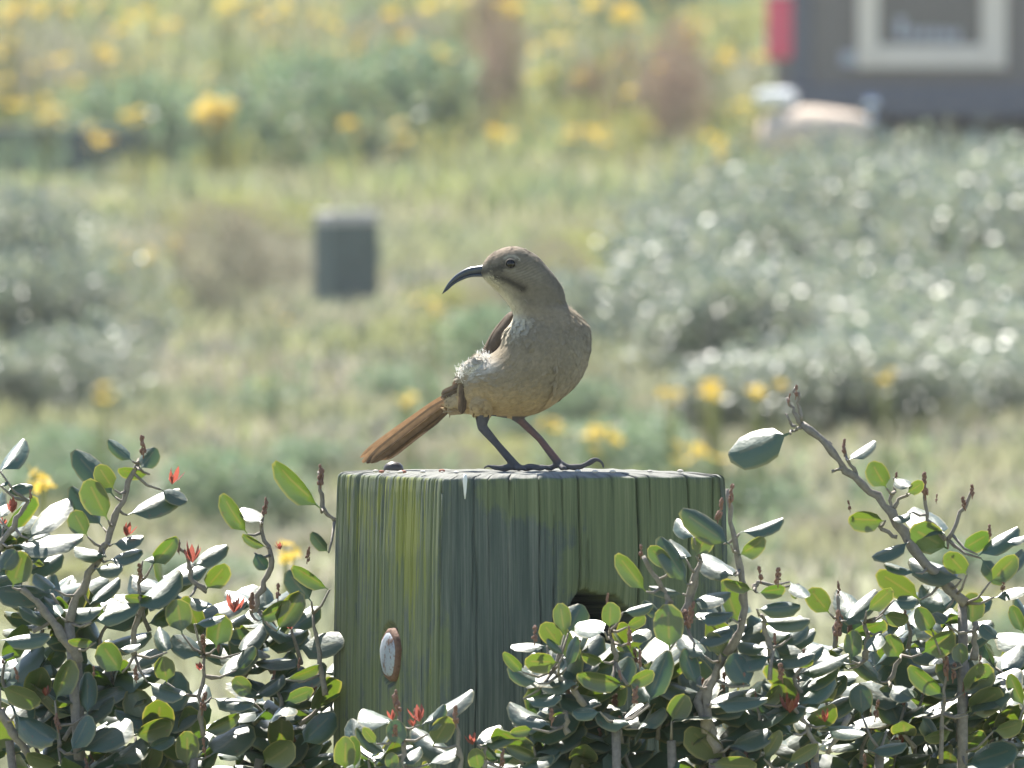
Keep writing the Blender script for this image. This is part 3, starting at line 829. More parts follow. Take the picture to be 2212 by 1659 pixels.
def loft(stations, nseg=28, nst=80):
    """stations: (Lu,Lv,Ru,Rv,h,d) -> closed tube V,F"""
    st = spline(stations, nst)
    V, F = [], []
    for q in st:
        L = np.array(bu(q[0], q[1], q[5])); Rr = np.array(bu(q[2], q[3], q[5]))
        c = (L + Rr) / 2; ax = (Rr - L) / 2; dp = np.array([0, q[4] * KU * S, 0])
        for k in range(nseg):
            a = 2 * math.pi * k / nseg
            V.append(c + ax * math.cos(a) + dp * math.sin(a))
    for i in range(nst - 1):
        for k in range(nseg):
            F.append((i * nseg + k, (i + 1) * nseg + k, (i + 1) * nseg + (k + 1) % nseg, i * nseg + (k + 1) % nseg))
    F.append(tuple(range(nseg))); F.append(tuple((nst - 1) * nseg + k for k in range(nseg - 1, -1, -1)))
    return V, F

BODY = [(768, 1085, 745, 1216, 30, 60), (795, 1045, 800, 1234, 60, 45), (818, 1000, 900, 1242, 110, 25), (868, 925, 1030, 1254, 165, 5), (940, 890, 1180, 1270, 215, -10),
        (1010, 855, 1330, 1228, 245, -20), (1066, 800, 1480, 1136, 255, -25), (1088, 745, 1598, 1012, 245, -25), (1105, 690, 1652, 880, 225, -20), (1142, 645, 1664, 750, 195, -12),
        (1158, 608, 1640, 655, 165, -4), (1152, 578, 1565, 572, 138, 0), (1140, 548, 1502, 514, 122, 0), (1118, 515, 1494, 470, 117, 0), (1085, 475, 1478, 415, 117, 0), (1045, 432, 1438, 352, 119, 0),
        (1010, 402, 1385, 288, 119, 0), (988, 385, 1318, 212, 115, 0), (974, 372, 1240, 166, 105, 0), (966, 360, 1150, 150, 90, 0), (960, 351, 1070, 168, 70, 0), (953, 341, 1002, 208, 48, 0), (946, 330, 958, 262, 26, 0)]

def build_bird():
    foot = at(1115, 1016, -20); foot.z = Z_TOP
    root = empty('bird', foot, 'grey-brown bird with a long down-curved bill standing on the wooden post, head turned back', 'bird')
    mb = MB()
    mb.add(*loft(BODY))
    um = KU * S
    def U(u, v, d): return bu(u, v, d)
    # flank puff and thighs
    def ell(u, v, d, ru, rv, rd, tilt=0):
        c = U(u, v, d); b = MB(); b.ball((0, 0, 0), 1, 20, 14)
        ct, st = math.cos(tilt), math.sin(tilt)
        V = [(c.x + (p[0] * ru * ct - p[2] * rv * st) * um, c.y + p[1] * rd * um, c.z + (p[0] * ru * st + p[2] * rv * ct) * um) for p in b.V]
        mb.add(V, b.F)
    ell(925, 925, -20, 105, 58, 110, R(28))
    ell(860, 1000, -10, 55, 60, 80, R(50))
    ell(965, 1200, -110, 62, 85, 62, R(10))
    ell(1185, 1230, 20, 60, 60, 70, R(-20))
    ell(795, 1155, 26, 48, 62, 46, R(24))
    zf = Z_TOP
    def Z(u, d, r):       # point on the post top at view column u
        p = U(u, 1600, d); return Vector((p.x, p.y, zf + r * um))
    # left leg (nearer)
    dl, dr = -115, -10
    ankL = U(955, 1322, dl); footL = Z(1175, dl + 5, 30)
    mb.tube([U(962, 1215, dl), U(958, 1270, dl), ankL], [54 * um, 46 * um, 32 * um], 12)
    mb.tube([ankL + Vector((-2 * um, 0, 8 * um)), ankL, (ankL * .55 + footL * .45), footL], [29 * um, 33 * um, 24 * um, 29 * um], 12)
    def toe(start, pts, r0=15, claw=True):
        r0 *= 1.25
        P = [start] + pts
        n = len(P); rad = [r0 * 1.25 * um] + [r0 * um * (1 - .25 * i / n) for i in range(1, n)]
        if claw: rad[-1] = 6 * um; rad[-2] = 12 * um
        Q = spline([tuple(p) for p in P], 16)
        rr = np.interp(np.linspace(0, 1, 16), np.linspace(0, 1, n), rad)
        # knuckle swellings
        rr = rr * (1 + .13 * np.cos(np.linspace(0, 1, 16) * 6 * math.pi))
        mb.tube([Vector(q) for q in Q], list(rr), 9)
    ds_ = dl + 5
    toe(footL, [Z(1090, ds_ + 5, 16), Z(1030, ds_ + 10, 22), Z(990, ds_ + 10, 30), Z(968, ds_ + 8, 12)], 19)          # hind toe
    toe(footL, [Z(1230, ds_ - 25, 16), Z(1290, ds_ - 50, 20), Z(1345, ds_ - 60, 15), Z(1385, ds_ - 66, 22), Z(1412, ds_ - 70, 6)], 16)
    toe(footL, [Z(1225, ds_ + 5, 18), Z(1280, ds_ + 20, 30), Z(1340, ds_ + 30, 18), Z(1380, ds_ + 40, 26), Z(1402, ds_ + 42, 8)], 16)
    toe(footL, [Z(1195, ds_ - 60, 15), Z(1215, ds_ - 110, 17), Z(1235, ds_ - 150, 14), Z(1248, ds_ - 172, 5)], 15)
    # right leg
    hipR = U(1165, 1240, dr); footR = Z(1455, dr, 45)
    mb.tube([hipR, U(1215, 1290, dr), U(1330, 1400, dr), footR], [40 * um, 27 * um, 23 * um, 28 * um], 12)
    toe(footR, [Z(1530, dr - 15, 22), Z(1600, dr - 25, 26), Z(1650, dr - 30, 48), Z(1700, dr - 34, 72), Z(1738, dr - 36, 48), Z(1746, dr - 36, 14)], 17)
    toe(footR, [Z(1500, dr + 50, 18), Z(1545, dr + 90, 20), Z(1590, dr + 125, 22), Z(1612, dr + 140, 6)], 15)
    toe(footR, [Z(1475, dr - 60, 18), Z(1490, dr - 115, 18), Z(1500, dr - 160, 14), Z(1502, dr - 180, 5)], 15)
    toe(footR, [Z(1400, dr + 15, 16), Z(1345, dr + 25, 22), Z(1300, dr + 30, 18), Z(1272, dr + 32, 6)], 16)
    tmp = bpy.data.objects.new('tmp', mesh_data('tmp', mb.V, mb.F))
    COL.objects.link(tmp)
    m = tmp.modifiers.new('r', 'REMESH'); m.mode = 'VOXEL'; m.voxel_size = .00062; m.adaptivity = 0
    m = tmp.modifiers.new('s', 'SMOOTH'); m.factor = .5; m.iterations = 5
    dg = bpy.context.evaluated_depsgraph_get()
    me = bpy.data.meshes.new_from_object(tmp.evaluated_get(dg))
    bpy.data.objects.remove(tmp)
    n = len(me.vertices)
    co = np.empty(n * 3, np.float32); me.vertices.foreach_get('co', co); co = co.reshape(-1, 3).astype(float)
    k = S / DIST
    t_ = (co - np.array(CAM)) @ np.array(FWD)
    rel = co - np.array(CAM)
    def to_uv(rel, t_):
        x = rel[:, 0] / t_ / k + 1106; y = 829.5 - (rel @ np.array(UPV)) / t_ / k
        return (x - 723.6) / KU, (y - 482.4) / KU
    u, v = to_uv(rel, t_)
    dep = (t_ - DIST) / S / KU
    def dpoly(pts):
        best = np.full(len(u), 1e9)
        for (a, b_) in zip(pts[:-1], pts[1:]):
            ax, ay = a; bx, by = b_
            L2 = (bx - ax) ** 2 + (by - ay) ** 2
            s_ = np.clip(((u - ax) * (bx - ax) + (v - ay) * (by - ay)) / L2, 0, 1)
            best = np.minimum(best, np.hypot(u - ax - s_ * (bx - ax), v - ay - s_ * (by - ay)))
        return best
    # feather parting over the belly: feathers to its left lie proud of those to its right
    part = [(1440, 905), (1458, 960), (1450, 1030), (1425, 1100), (1400, 1165)]
    py = np.array([p[1] for p in part]); px = np.array([p[0] for p in part])
    xc = np.interp(v, py, px)
    front = dep < -60
    w = front * np.clip((v - 890) / 40, 0, 1) * np.clip((1190 - v) / 40, 0, 1)
    dx = u - xc
    push = w * np.where(dx > 0, np.exp(-dx / 45) * 11, -np.exp(dx / 60) * 5) * um
    co[:, 1] += push
    # feather tract lumps
    for i in range(3):
        pass
    nz = np.array([noise.noise(Vector((a * 130, b_ * 130, c_ * 130))) for a, b_, c_ in co[::1]])
    body_m = (v < 1235)
    me.vertices.foreach_set('co', co.astype(np.float32).ravel()); me.update()
    nrm = np.empty(n * 3, np.float32); me.vertices.foreach_get('normal', nrm); nrm = nrm.reshape(-1, 3)
    co += nrm * (nz * .00035 * body_m)[:, None]
    me.vertices.foreach_set('co', co.astype(np.float32).ravel()); me.update()
    def sm(x, a, b_):
        q = np.clip((x - a) / (b_ - a), 0, 1); return q * q * (3 - 2 * q)
    C = np.tile(np.array([0.218, 0.176, 0.118]), (n, 1))
    def lay(mask, c):
        nonlocal C
        C = C * (1 - mask[:, None]) + np.array(c) * mask[:, None]
    lay(sm(v, 980, 1230) * .95, (0.41, 0.295, 0.155))                                   # buff belly
    lay(sm(-v, -1010, -700) * .5 * sm(v, 560, 700), (0.18, 0.156, 0.118))               # grey breast
    lay(sm(u + v * .2, 1560, 1780) * .4 * sm(v, 560, 640), (0.25, 0.225, 0.18))           # chest side painted paler, as the light falls
    lay(sm(-v, -600, -500), (0.15, 0.128, 0.097))                                          # head and neck
    thr = [(985, 385), (1040, 440), (1090, 500), (1130, 560), (1160, 640)]
    lay(np.exp(-(dpoly(thr) / 75) ** 2) * sm(-dpoly([(1060, 350), (1240, 470)]), -60, -20).clip(0, 1) * 0 + np.exp(-(dpoly(thr) / 72) ** 2) * .92, (0.47, 0.43, 0.335))
    lay(np.exp(-(dpoly([(990, 235), (1070, 185), (1160, 165)]) / 30) ** 2) * .5, (0.27, 0.205, 0.15))  # warm forehead, lightened in colour as if sunlit
    lay(np.exp(-(dpoly([(960, 320), (1040, 300), (1110, 275)]) / 30) ** 2) * .9, (0.05, 0.045, 0.04))  # lores
    lay(np.exp(-(dpoly([(1040, 345), (1110, 365), (1180, 400), (1225, 425)]) / 26) ** 2) * .88, (0.030, 0.026, 0.024))  # moustache
    lay(np.exp(-(dpoly([(1060, 400), (1120, 440), (1180, 480), (1260, 500)]) / 16) ** 2) * .25, (0.1, 0.09, 0.08))
    lay(np.exp(-(dpoly([(1100, 228), (1130, 212), (1165, 212), (1200, 232)]) / 8) ** 2) * .8, (0.33, 0.30, 0.23))   # brow
    lay(np.exp(-(dpoly([(1100, 300), (1140, 312), (1180, 300)]) / 8) ** 2) * .5, (0.25, 0.225, 0.18))
    lay(np.exp(-(dpoly([(1190, 320), (1270, 330), (1330, 370)]) / 26) ** 2) * .3, (0.21, 0.185, 0.15))
    streak = np.sin(v * .32 + u * .12 + 3 * nz) * np.exp(-(((u - 1240) / 110) ** 2 + ((v - 320) / 70) ** 2))
    C *= (1 + .18 * streak)[:, None]
    nape = sm(-v, -560, -500) * sm(u - (v * .5), 1150, 1260)
    lay(nape * .6, (0.11, 0.098, 0.082))  # nape darkened in colour to look shaded
    lay(np.exp(-(((u - 925) / 110) ** 2 + ((v - 930) / 60) ** 2)) * .9, (0.50, 0.48, 0.44))  # flank patch whitened, sunlight put into the plumage colour
    lay(np.exp(-(((u - 765) / 60) ** 2 + ((v - 1165) / 55) ** 2)) * .8, (0.42, 0.34, 0.23))  # sunlit spot at the tail root, painted in
    leg = sm(v, 1246, 1262) * ((u < 1120) | (v > 1290) | (u > 1150))
    leg = np.where((u < 1050) & (v > 1245), 1, leg) * (v > 1240)
    lay(leg, (0.088, 0.085, 0.088))
    lay(leg * np.exp(-(dpoly([(1210, 1290), (1440, 1520)]) / 24) ** 2) * .8, (0.17, 0.095, 0.08))
    C *= (1 + .10 * nz)[:, None]
    ca = me.color_attributes.new('tint', 'FLOAT_COLOR', 'POINT')
    c4 = np.ones((n, 4), np.float32); c4[:, :3] = np.clip(C, 0.01, 1)
    ca.data.foreach_set('color', c4.ravel())
    me.polygons.foreach_set('use_smooth', np.ones(len(me.polygons), bool))
    me.materials.clear(); me.materials.append(M['plumage'])
    me.name = 'body'
    obj('body', me, root)

    # small contour feathers lying over the body
    st = spline(BODY, 80)
    cc = np.stack([(st[:, 0] + st[:, 2]) / 2, (st[:, 1] + st[:, 3]) / 2], -1)
    tang = -np.gradient(cc, axis=0); tang /= np.linalg.norm(tang, axis=1)[:, None] + 1e-9
    cand = np.where((v < 1225) & ~((u < 1010) & (v < 400) & (u < 985)))[0]
    idx = rng.choice(cand, 15000)
    pu, pv = u[idx], v[idx]
    near = np.argmin((pu[:, None] - cc[None, :, 0]) ** 2 + (pv[:, None] - cc[None, :, 1]) ** 2, 1)
    tg = tang[near] + rng.normal(0, .22, (len(idx), 2))
    fl = np.stack([tg[:, 0], rng.normal(0, .12, len(idx)), -tg[:, 1]], -1)
    nn = nrm[idx].astype(float)
    fl -= (fl * nn).sum(1)[:, None] * nn; fl /= np.linalg.norm(fl, axis=1)[:, None] + 1e-9
    sd = np.cross(nn, fl)
    head = pv < 480
    L = np.where(head, .0030, .0062) * rng.uniform(.7, 1.3, len(idx)); Wd = L * rng.uniform(.16, .3, len(idx))
    p = co[idx] - nn * .0002
    lift = (rng.uniform(.00003, .00009, len(idx)) + (rng.random(len(idx)) < .008) * .0004)[:, None] * nn
    Vf = np.stack([p, p + fl * (L * .55)[:, None] + sd * Wd[:, None] + lift * .8, p + fl * L[:, None] + lift, p + fl * (L * .55)[:, None] - sd * Wd[:, None] + lift * .8], 1)
    Cf = np.repeat(C[idx] * rng.uniform(.92, 1.08, (len(idx), 1)), 4, 0)
    Ff = (np.arange(len(idx))[:, None] * 4 + np.array([[0, 3, 2, 1]])).astype(np.int32)
    cm = mesh_data('contour_feathers', Vf, Ff, M['plumage'], True, None, np.clip(Cf, 0.01, 1))
    nj = np.repeat(nn + rng.normal(0, .10, nn.shape), 4, 0); nj /= np.linalg.norm(nj, axis=1)[:, None]
    cm.normals_split_custom_set_from_vertices(nj.astype(np.float32).tolist())
    o = obj('contour_feathers', cm, root)
    o['kind'] = 'stuff'

    # bill
    tb_ = NT('bill_horn')
    cob = tb_.n('ShaderNodeTexCoord').outputs['Object']
    M['bill'] = tb_.done(tb_.bsdf(tb_.mix(tb_.noise(cob, 200), (0.028, 0.034, 0.05), (0.05, 0.06, 0.08)), .33, .5))
    topl = spline([(1000, 258), (945, 273), (870, 287), (800, 324), (750, 370), (712, 425), (696, 458)], 24)
    botl = spline([(1075, 364), (1010, 354), (940, 349), (880, 352), (822, 372), (770, 402), (727, 440), (698, 459)], 24)
    midl = topl * .36 + botl * .64
    hh = np.interp(np.linspace(0, 1, 24), [0, .15, .5, .85, 1], [40, 27, 17, 8, 2])
    for nm, a, b_ in (('upper_mandible', topl, midl + np.array([0, 2.0])), ('lower_mandible', midl - np.array([0, 1.0]), botl)):
        stn = [(q[0], q[1], r_[0], r_[1], h_ * (1 if nm[0] == 'u' else .86), 0) for q, r_, h_ in zip(a, b_, hh)]
        obj(nm, mesh_data(nm, *loft(stn, 16, 40), M['bill']), root)
    # eyes
    M['eye'] = plain('dark_eye', (0.010, 0.008, 0.007), .12, .35, 0, .1, 100, 0)
    M['lid'] = plain('eyelid', (0.10, 0.088, 0.075), .7, .3, 0, .2, 600, .2)
    for sgn in (-1, 1):
        near_ = np.hypot(u - 1142, v - 264) < 14
        yy = co[near_, 1]; ysurf = yy.min() if sgn < 0 else yy.max()
        c = bu(1142, 264, 0); c.y = ysurf
        b = MB(); b.ball((c.x, c.y - sgn * .0012, c.z), .0032, 20, 14)
        eye = obj('eye', b.data('eye', M['eye']), root)
        ringp = [Vector((c.x + .0033 * math.cos(a), c.y + sgn * .0003, c.z + .0029 * math.sin(a))) for a in np.linspace(0, 2 * math.pi, 25)]
        b = MB(); b.tube(ringp, .00045, 6)
        lid = obj('eyelid', b.data('eyelid', M['lid']), root)
    # folded wing on the far side of the breast line
    def feather(name, pts, wid, colr, par, camber=.12, n=14, tip=.5):
        """vane along 3-D points pts with half width wid (u units), side vector in the picture plane"""
        P = spline([tuple(q) for q in pts], n)
        V, Cc = [], []
        for i, q in enumerate(P):
            tq = P[min(i + 1, n - 1)] - P[max(i - 1, 0)]; tq /= np.linalg.norm(tq)
            sv = np.cross(tq, np.array([0.05, -1, .1])); sv /= np.linalg.norm(sv)
            f = i / (n - 1)
            w_ = wid * um * (min(1, .45 + f * 2.2)) * (1 if f < .8 else max(.18, math.sqrt(max(0, 1 - ((f - .8) / .2) ** 2))))
            for j, s_ in enumerate((-1, -.5, -.08, 0, .08, .5, 1)):
                off = -abs(s_) * camber * w_
                rid = .00035 if j == 3 else 0
                V.append(q + sv * s_ * w_ + np.array([0, -off - rid, 0]))
                kk = {0: .8, 1: 1, 2: .95, 3: 1.5, 4: .95, 5: 1.1, 6: 1.25}[j]
                Cc.append(np.array(colr) * kk * random.uniform(.88, 1.12))
        return obj(name, mesh_data(name, V, grid_faces(n, 7), M['feather'], True, None, np.array(Cc)), par)
    wl = [(1162, 566, 1165, 640, 40, 60), (1124, 584, 1185, 690, 80, 70), (1077, 634, 1165, 740, 105, 80), (1030, 692, 1130, 800, 110, 84), (988, 765, 1095, 850, 100, 84), (952, 838, 1050, 880, 65, 84), (940, 870, 1000, 900, 18, 90)]
    V, F = loft(wl, 20, 40)
    V = np.array(V)
    Cw = np.tile(np.array([0.12, 0.09, 0.066]), (len(V), 1)) * rng.uniform(.85, 1.15, (len(V), 1))
    wing = obj('wing', mesh_data('wing', V, F, M['feather'], True, None, Cw), root)
    M['feather'].name = 'feather'
    for i in range(6):
        a = i / 5
        f = feather('wing_feather', [bu(1120 - 60 * a, 610 + 80 * a, 35), bu(1075 - 50 * a, 690 + 75 * a, 22), bu(1030 - 40 * a, 770 + 60 * a, 25), bu(1000 - 35 * a, 830 + 30 * a, 40)], 26, (0.13 + .04 * (i % 2), 0.10 + .03 * (i % 2), 0.075 + .02 * (i % 2)), wing)
        f.location = (0, 0, 0)
    # wing tip showing behind the flank
    feather('wing_tip', [bu(838, 1010, -60), bu(832, 1090, -75), bu(828, 1170, -82), bu(824, 1238, -80)], 27, (0.12, 0.085, 0.055), root, .3)
    feather('wing_tip', [bu(812, 1000, 10), bu(790, 1060, 10), bu(770, 1110, 15), bu(752, 1130, 20)], 30, (0.17, 0.12, 0.085), root, .3)
    # coverts laid over the root of the tail
    for i in range(11):
        a = i / 10
        cu = (0.16, 0.118, 0.082) if a < .4 else ((0.42, 0.34, 0.23) if a < .7 else (0.34, 0.255, 0.155))  # middle coverts paler: spot of sun painted into their colour
        st_ = (862 - 8 * a, 1046 + 172 * a); en_ = ((700 if a < .35 else 742) + random.uniform(-14, 14) - 14 * a, 1112 + 116 * a)
        feather('tail_covert', [bu(st_[0], st_[1], -8 + 10 * abs(a - .5)), bu(st_[0] * .5 + en_[0] * .5, st_[1] * .5 + en_[1] * .5 - 4, 0), bu(en_[0], en_[1], 26)], 25, cu, root, .3, 12)
    # tail
    for i in range(7):
        a = i / 6.0
        bu0 = (818 - 70 * a, 1062 + 140 * a); tip = (150 + 165 * a, 1530 + (30 if 0 < i < 4 else 14) * (1 - abs(a - .4)))
        if i == 0: tip = (165, 1522)
        dd = 60 + 26 * abs(i - 3) - 10 * i
        pts = [bu(bu0[0], bu0[1], dd), bu(bu0[0] * .68 + tip[0] * .32, bu0[1] * .68 + tip[1] * .32 - 6, dd + 130), bu(bu0[0] * .32 + tip[0] * .68, bu0[1] * .32 + tip[1] * .68 - 6, dd + 270), bu(tip[0], tip[1], dd + 400)]
        k_ = (0.33, 0.20, 0.11) if i < 2 else ((0.19, 0.122, 0.07) if i % 2 else (0.125, 0.088, 0.058))  # upper-edge feathers brighter rust, the sun on that edge is painted
        feather('tail_feather', pts, 36 if i else 26, k_, root, .25, 22)
    # loose down on the flank, upper edge, whitened in colour as if sunlit
    Vs, Fs, Cs = [], [], []
    for i in range(950):
        a = random.random()
        b0 = (820 + 190 * a + random.gauss(0, 20) - 6, 990 - 120 * a + random.gauss(0, 22), random.uniform(-125, 50))
        an = R(random.gauss(132 - 14 * a, 30)); L = random.uniform(14, 38) * (1 if random.random() < .9 else 1.4)
        tip = (b0[0] + L * math.cos(an), b0[1] - L * math.sin(an), b0[2] + random.uniform(-15, 15))
        q0, q1 = bu(*b0), bu(*tip); w_ = random.uniform(1.6, 3.4) * um
        mid = (q0 + q1) / 2 + Vector((random.uniform(-3, 3) * um, 0, random.uniform(0, 5) * um))
        sx = Vector((math.sin(an), random.uniform(-.4, .4), math.cos(an))) * w_
        o = len(Vs); Vs += [q0 - sx, q0 + sx, mid + sx * .7, mid - sx * .7, q1]
        Fs += [(o, o + 1, o + 2, o + 3), (o + 3, o + 2, o + 4)]
        Cs += [np.array([.80, .78, .74]) * random.uniform(.85, 1.1)] * 5
    for i in range(260):      # fringe along nape, shoulder, chin and undertail
        pl = random.choice([[(1410, 320), (1485, 425), (1498, 500)], [(1510, 525), (1600, 600), (1650, 690)], [(985, 380), (1060, 455), (1130, 540)], [(730, 1222), (880, 1245), (1000, 1256)], [(1300, 1240), (1460, 1150), (1600, 1010)], [(1010, 205), (1110, 158), (1250, 170)]])
        q = spline(pl, 30)[random.randrange(30)]
        an = R(random.uniform(0, 360)); L = random.uniform(8, 20)
        q0 = bu(q[0], q[1], random.uniform(-25, 25)); q1 = bu(q[0] + L * math.cos(an), q[1] + L * math.sin(an), random.uniform(-25, 25))
        sx = Vector((math.sin(an), 0, math.cos(an))) * 1.2 * um
        o = len(Vs); Vs += [q0 - sx, q0 + sx, q1]; Fs += [(o, o + 1, o + 2)]
        Cs += [np.array([.34, .31, .26])] * 3
    dm = mesh_data('down_feathers', [tuple(q) for q in Vs], Fs, M['feather'], True, None, np.array(Cs))
    o = obj('down_feathers', dm, root)
    o['kind'] = 'stuff'
    return root
bird = build_bird()

# ------------------------------------------------------------------ foreground shrubs
def leaf_mesh(seed):
    r = random.Random(seed)
    nl, nc = 7, 5
    V, UV = [], []
    droop = r.uniform(-.08, .10); roll = r.uniform(.08, .34); shape = r.uniform(.85, 1.25); twist = r.uniform(-.25, .25); wav = r.uniform(0, .03)
    for i in range(nl):
        f = i / (nl - 1)
        if i == 0: w = .02
        elif i == 1: f = .10; w = .035
        else:
            f = .10 + .90 * (i - 1) / (nl - 2)
            g = (f - .10) / .90
            gg = (g ** shape) * .965 + .03; w = .5 * max(.1, 1 - abs(2 * gg - 1) ** 2.5) ** .52
        for j in range(nc):
            s = -1 + 2 * j / (nc - 1)
            s2 = math.copysign(abs(s) ** .85, s)
            z = -roll * w * (abs(s) ** 2.2) + droop * (f - .5) ** 2 * 2 + twist * s * w * (f - .3) * .5
            z += .010 * (abs(s) < .1) * -1 * (1 if 1 < i < nl - 1 else 0) + wav * math.sin(7 * f + 3 * s)
            V.append((s2 * w, f, z)); UV.append((abs(s) if 1 < i < nl - 1 else (1.0 if i == nl - 1 else .3), f))
    return V, UV, grid_faces(nl, nc)
LEAF_RAW = [leaf_mesh(i) for i in range(14)]
LEAVES = [mesh_data('leaf', V, F, M['leaf'], True, UV) for V, UV, F in LEAF_RAW]

HALF = (sun_dir + Vector((0, -1, 0))).normalized()
def leaf_matrix(base, tip, normal, width):
    a = tip - base; L = a.length; a.normalize()
    n = normal - a * normal.dot(a)
    if n.length < 1e-3: n = Vector((0, 0, 1)) - a * a.z
    n.normalize(); s = a.cross(n); s.normalize()
    M3 = Matrix((s * width, a * L, n * L)).transposed().to_4x4()
    M3.translation = base
    return M3, s

def typed_leaf(z, bx, by, tx, ty, w, ty_, d):
    """leaf given in view units; type g glint, u underside backlit, d shaded face; returns matrix"""
    j = lambda q: Vector((random.gauss(0, q), random.gauss(0, q), random.gauss(0, q)))
    b = at(bx, by, d)
    L = math.hypot(tx - bx, ty - by)
    if ty_ == 'g': nd = HALF + j(.09); dd = random.uniform(-.15, .45)
    elif ty_ == 'h': nd = HALF + Vector((0, -.13, -.05)) + j(.10); dd = random.uniform(.0, .4)
    elif ty_ == 'u': nd = Vector((0, .85, .5)) + j(.16); dd = random.uniform(-.3, .1)
    else: nd = Vector((0, -.8, .62)) + j(.14); dd = random.uniform(0, .4)
    if ty_ in 'gh':      # lean the leaf so that its face can mirror the sun
        ux, uz = (tx - bx) / L, -(ty - by) / L
        q = -(HALF.x * ux + HALF.z * uz) / HALF.y
        dd = max(-.9, min(1.15, q + random.gauss(0, .1))) * (1 if ty_ == 'g' else .8)
    t = at(tx, ty, d + dd * L)
    a = (t - b).normalized()
    n = (nd - a * nd.dot(a)).normalized(); s = a.cross(n).normalized()
    ap = Vector((a.x, 0, a.z)); ap.normalize()
    perp = Vector((-ap.z, 0, ap.x))
    vis = abs(s.dot(perp))
    real = (t - b).length
    wid = min(w * S / max(.4, vis), .78 * real)
    wid = max(wid, .42 * real)
    return leaf_matrix(b, t, nd, wid)[0]

class Shrub:
    def __init__(s, x, d, label):
        p = at(x, 1016, d)
        s.root = empty('shrub', (p.x, p.y, 0), label, 'shrub')
        s.leaves = []; s.stems = []; s.n = 0; s.mass = []; s.twigs = MB()
    def stem(s, pts, r0, r1, name='branch'):
        P = spline([tuple(at(*q)) for q in pts], max(5, 3 * len(pts)))
        for i in range(1, len(P) - 1): P[i] += rng.normal(0, .0007, 3)
        rad = np.linspace(r0, r1, len(P)) * (1 + .14 * rng.normal(size=len(P)))
        obj(name, mesh_data(name, *tube([Vector(q) for q in P], list(np.abs(rad)), 8), M['bark']), s.root)
        s.stems.append(np.array(P))
    def leaf(s, mtx):
        s.leaves.append(mtx)
    def near_twig(s, p, lim=.03):
        if not s.stems: return
        A = np.concatenate(s.stems, 0); dd = np.linalg.norm(A - np.array(p), axis=1); i = int(np.argmin(dd))
        if .001 < dd[i] < lim:
            q = Vector(A[i]); m = (q + p) / 2 + Vector((0, 0, -.12 * dd[i]))
            s.twigs.tube([q, m, p], [.0011, .0009, .0006], 5)
    def sprig(s, tip, length, nl, size):
        """random leafy shoot ending at world point tip"""
        base = tip + Vector((random.gauss(0, .3), random.gauss(0, .3), -1)).normalized() * length
        mid = (tip + base) / 2 + Vector((random.gauss(0, .004), random.gauss(0, .004), 0))
        P = spline([tuple(base), tuple(mid), tuple(tip)], 7)
        s.twigs.tube([Vector(q) for q in P], list(np.linspace(.0017, .0009, 7)), 5)
        az = random.uniform(0, 6.28)
        for k in range(nl):
            f = 1 - .85 * k / nl
            p = Vector(P[int(f * 6)])
            az += 2.4 + random.gauss(0, .3)
            el = R(random.uniform(15, 62))
            a = Vector((math.cos(az) * math.cos(el), math.sin(az) * math.cos(el), math.sin(el)))
            L = size * random.uniform(.7, 1.12)
            if random.random() < .27: n = Vector((random.gauss(0, .33), random.gauss(0, .36), 1))
            else:
                n = HALF + Vector((random.gauss(0, .17), random.gauss(0, .17), random.gauss(0, .15)))
                a = (a - HALF * (.8 * a.dot(HALF))).normalized()
            s.leaf(leaf_matrix(p, p + a * L, n, L * random.uniform(.5, .68))[0])
    def finish(s, limit=296):
        vis = []
        for m in s.leaves:
            c = m.translation
            vis.append((c.z + .25 * abs(0) - .02 * (c.y), m))
        inv = Matrix.Translation(-Vector(s.root.location))
        keep = s.leaves[:limit]; rest = s.leaves[limit:]
        for m in keep:
            o = bpy.data.objects.new('leaf', LEAVES[random.randrange(len(LEAVES))]); COL.objects.link(o)
            o.parent = s.root; o.matrix_basis = inv @ m
        if rest:
            Vs, Fs, o_ = [], [], 0
            for m in rest:
                V, UV, F = LEAF_RAW[random.randrange(len(LEAF_RAW))]
                A = np.array(m); Vs.append(np.array(V) @ A[:3, :3].T + A[:3, 3]); Fs.append(F + o_); o_ += len(V)
            q = obj('leaf_mass', mesh_data('leaf_mass', np.concatenate(Vs), np.concatenate(Fs).astype(np.int32), M['leaf_stuff']), s.root); q['kind'] = 'stuff'
        if s.twigs.V:
            q = obj('twig_mass', s.twigs.data('twig_mass', M['bark']), s.root); q['kind'] = 'stuff'

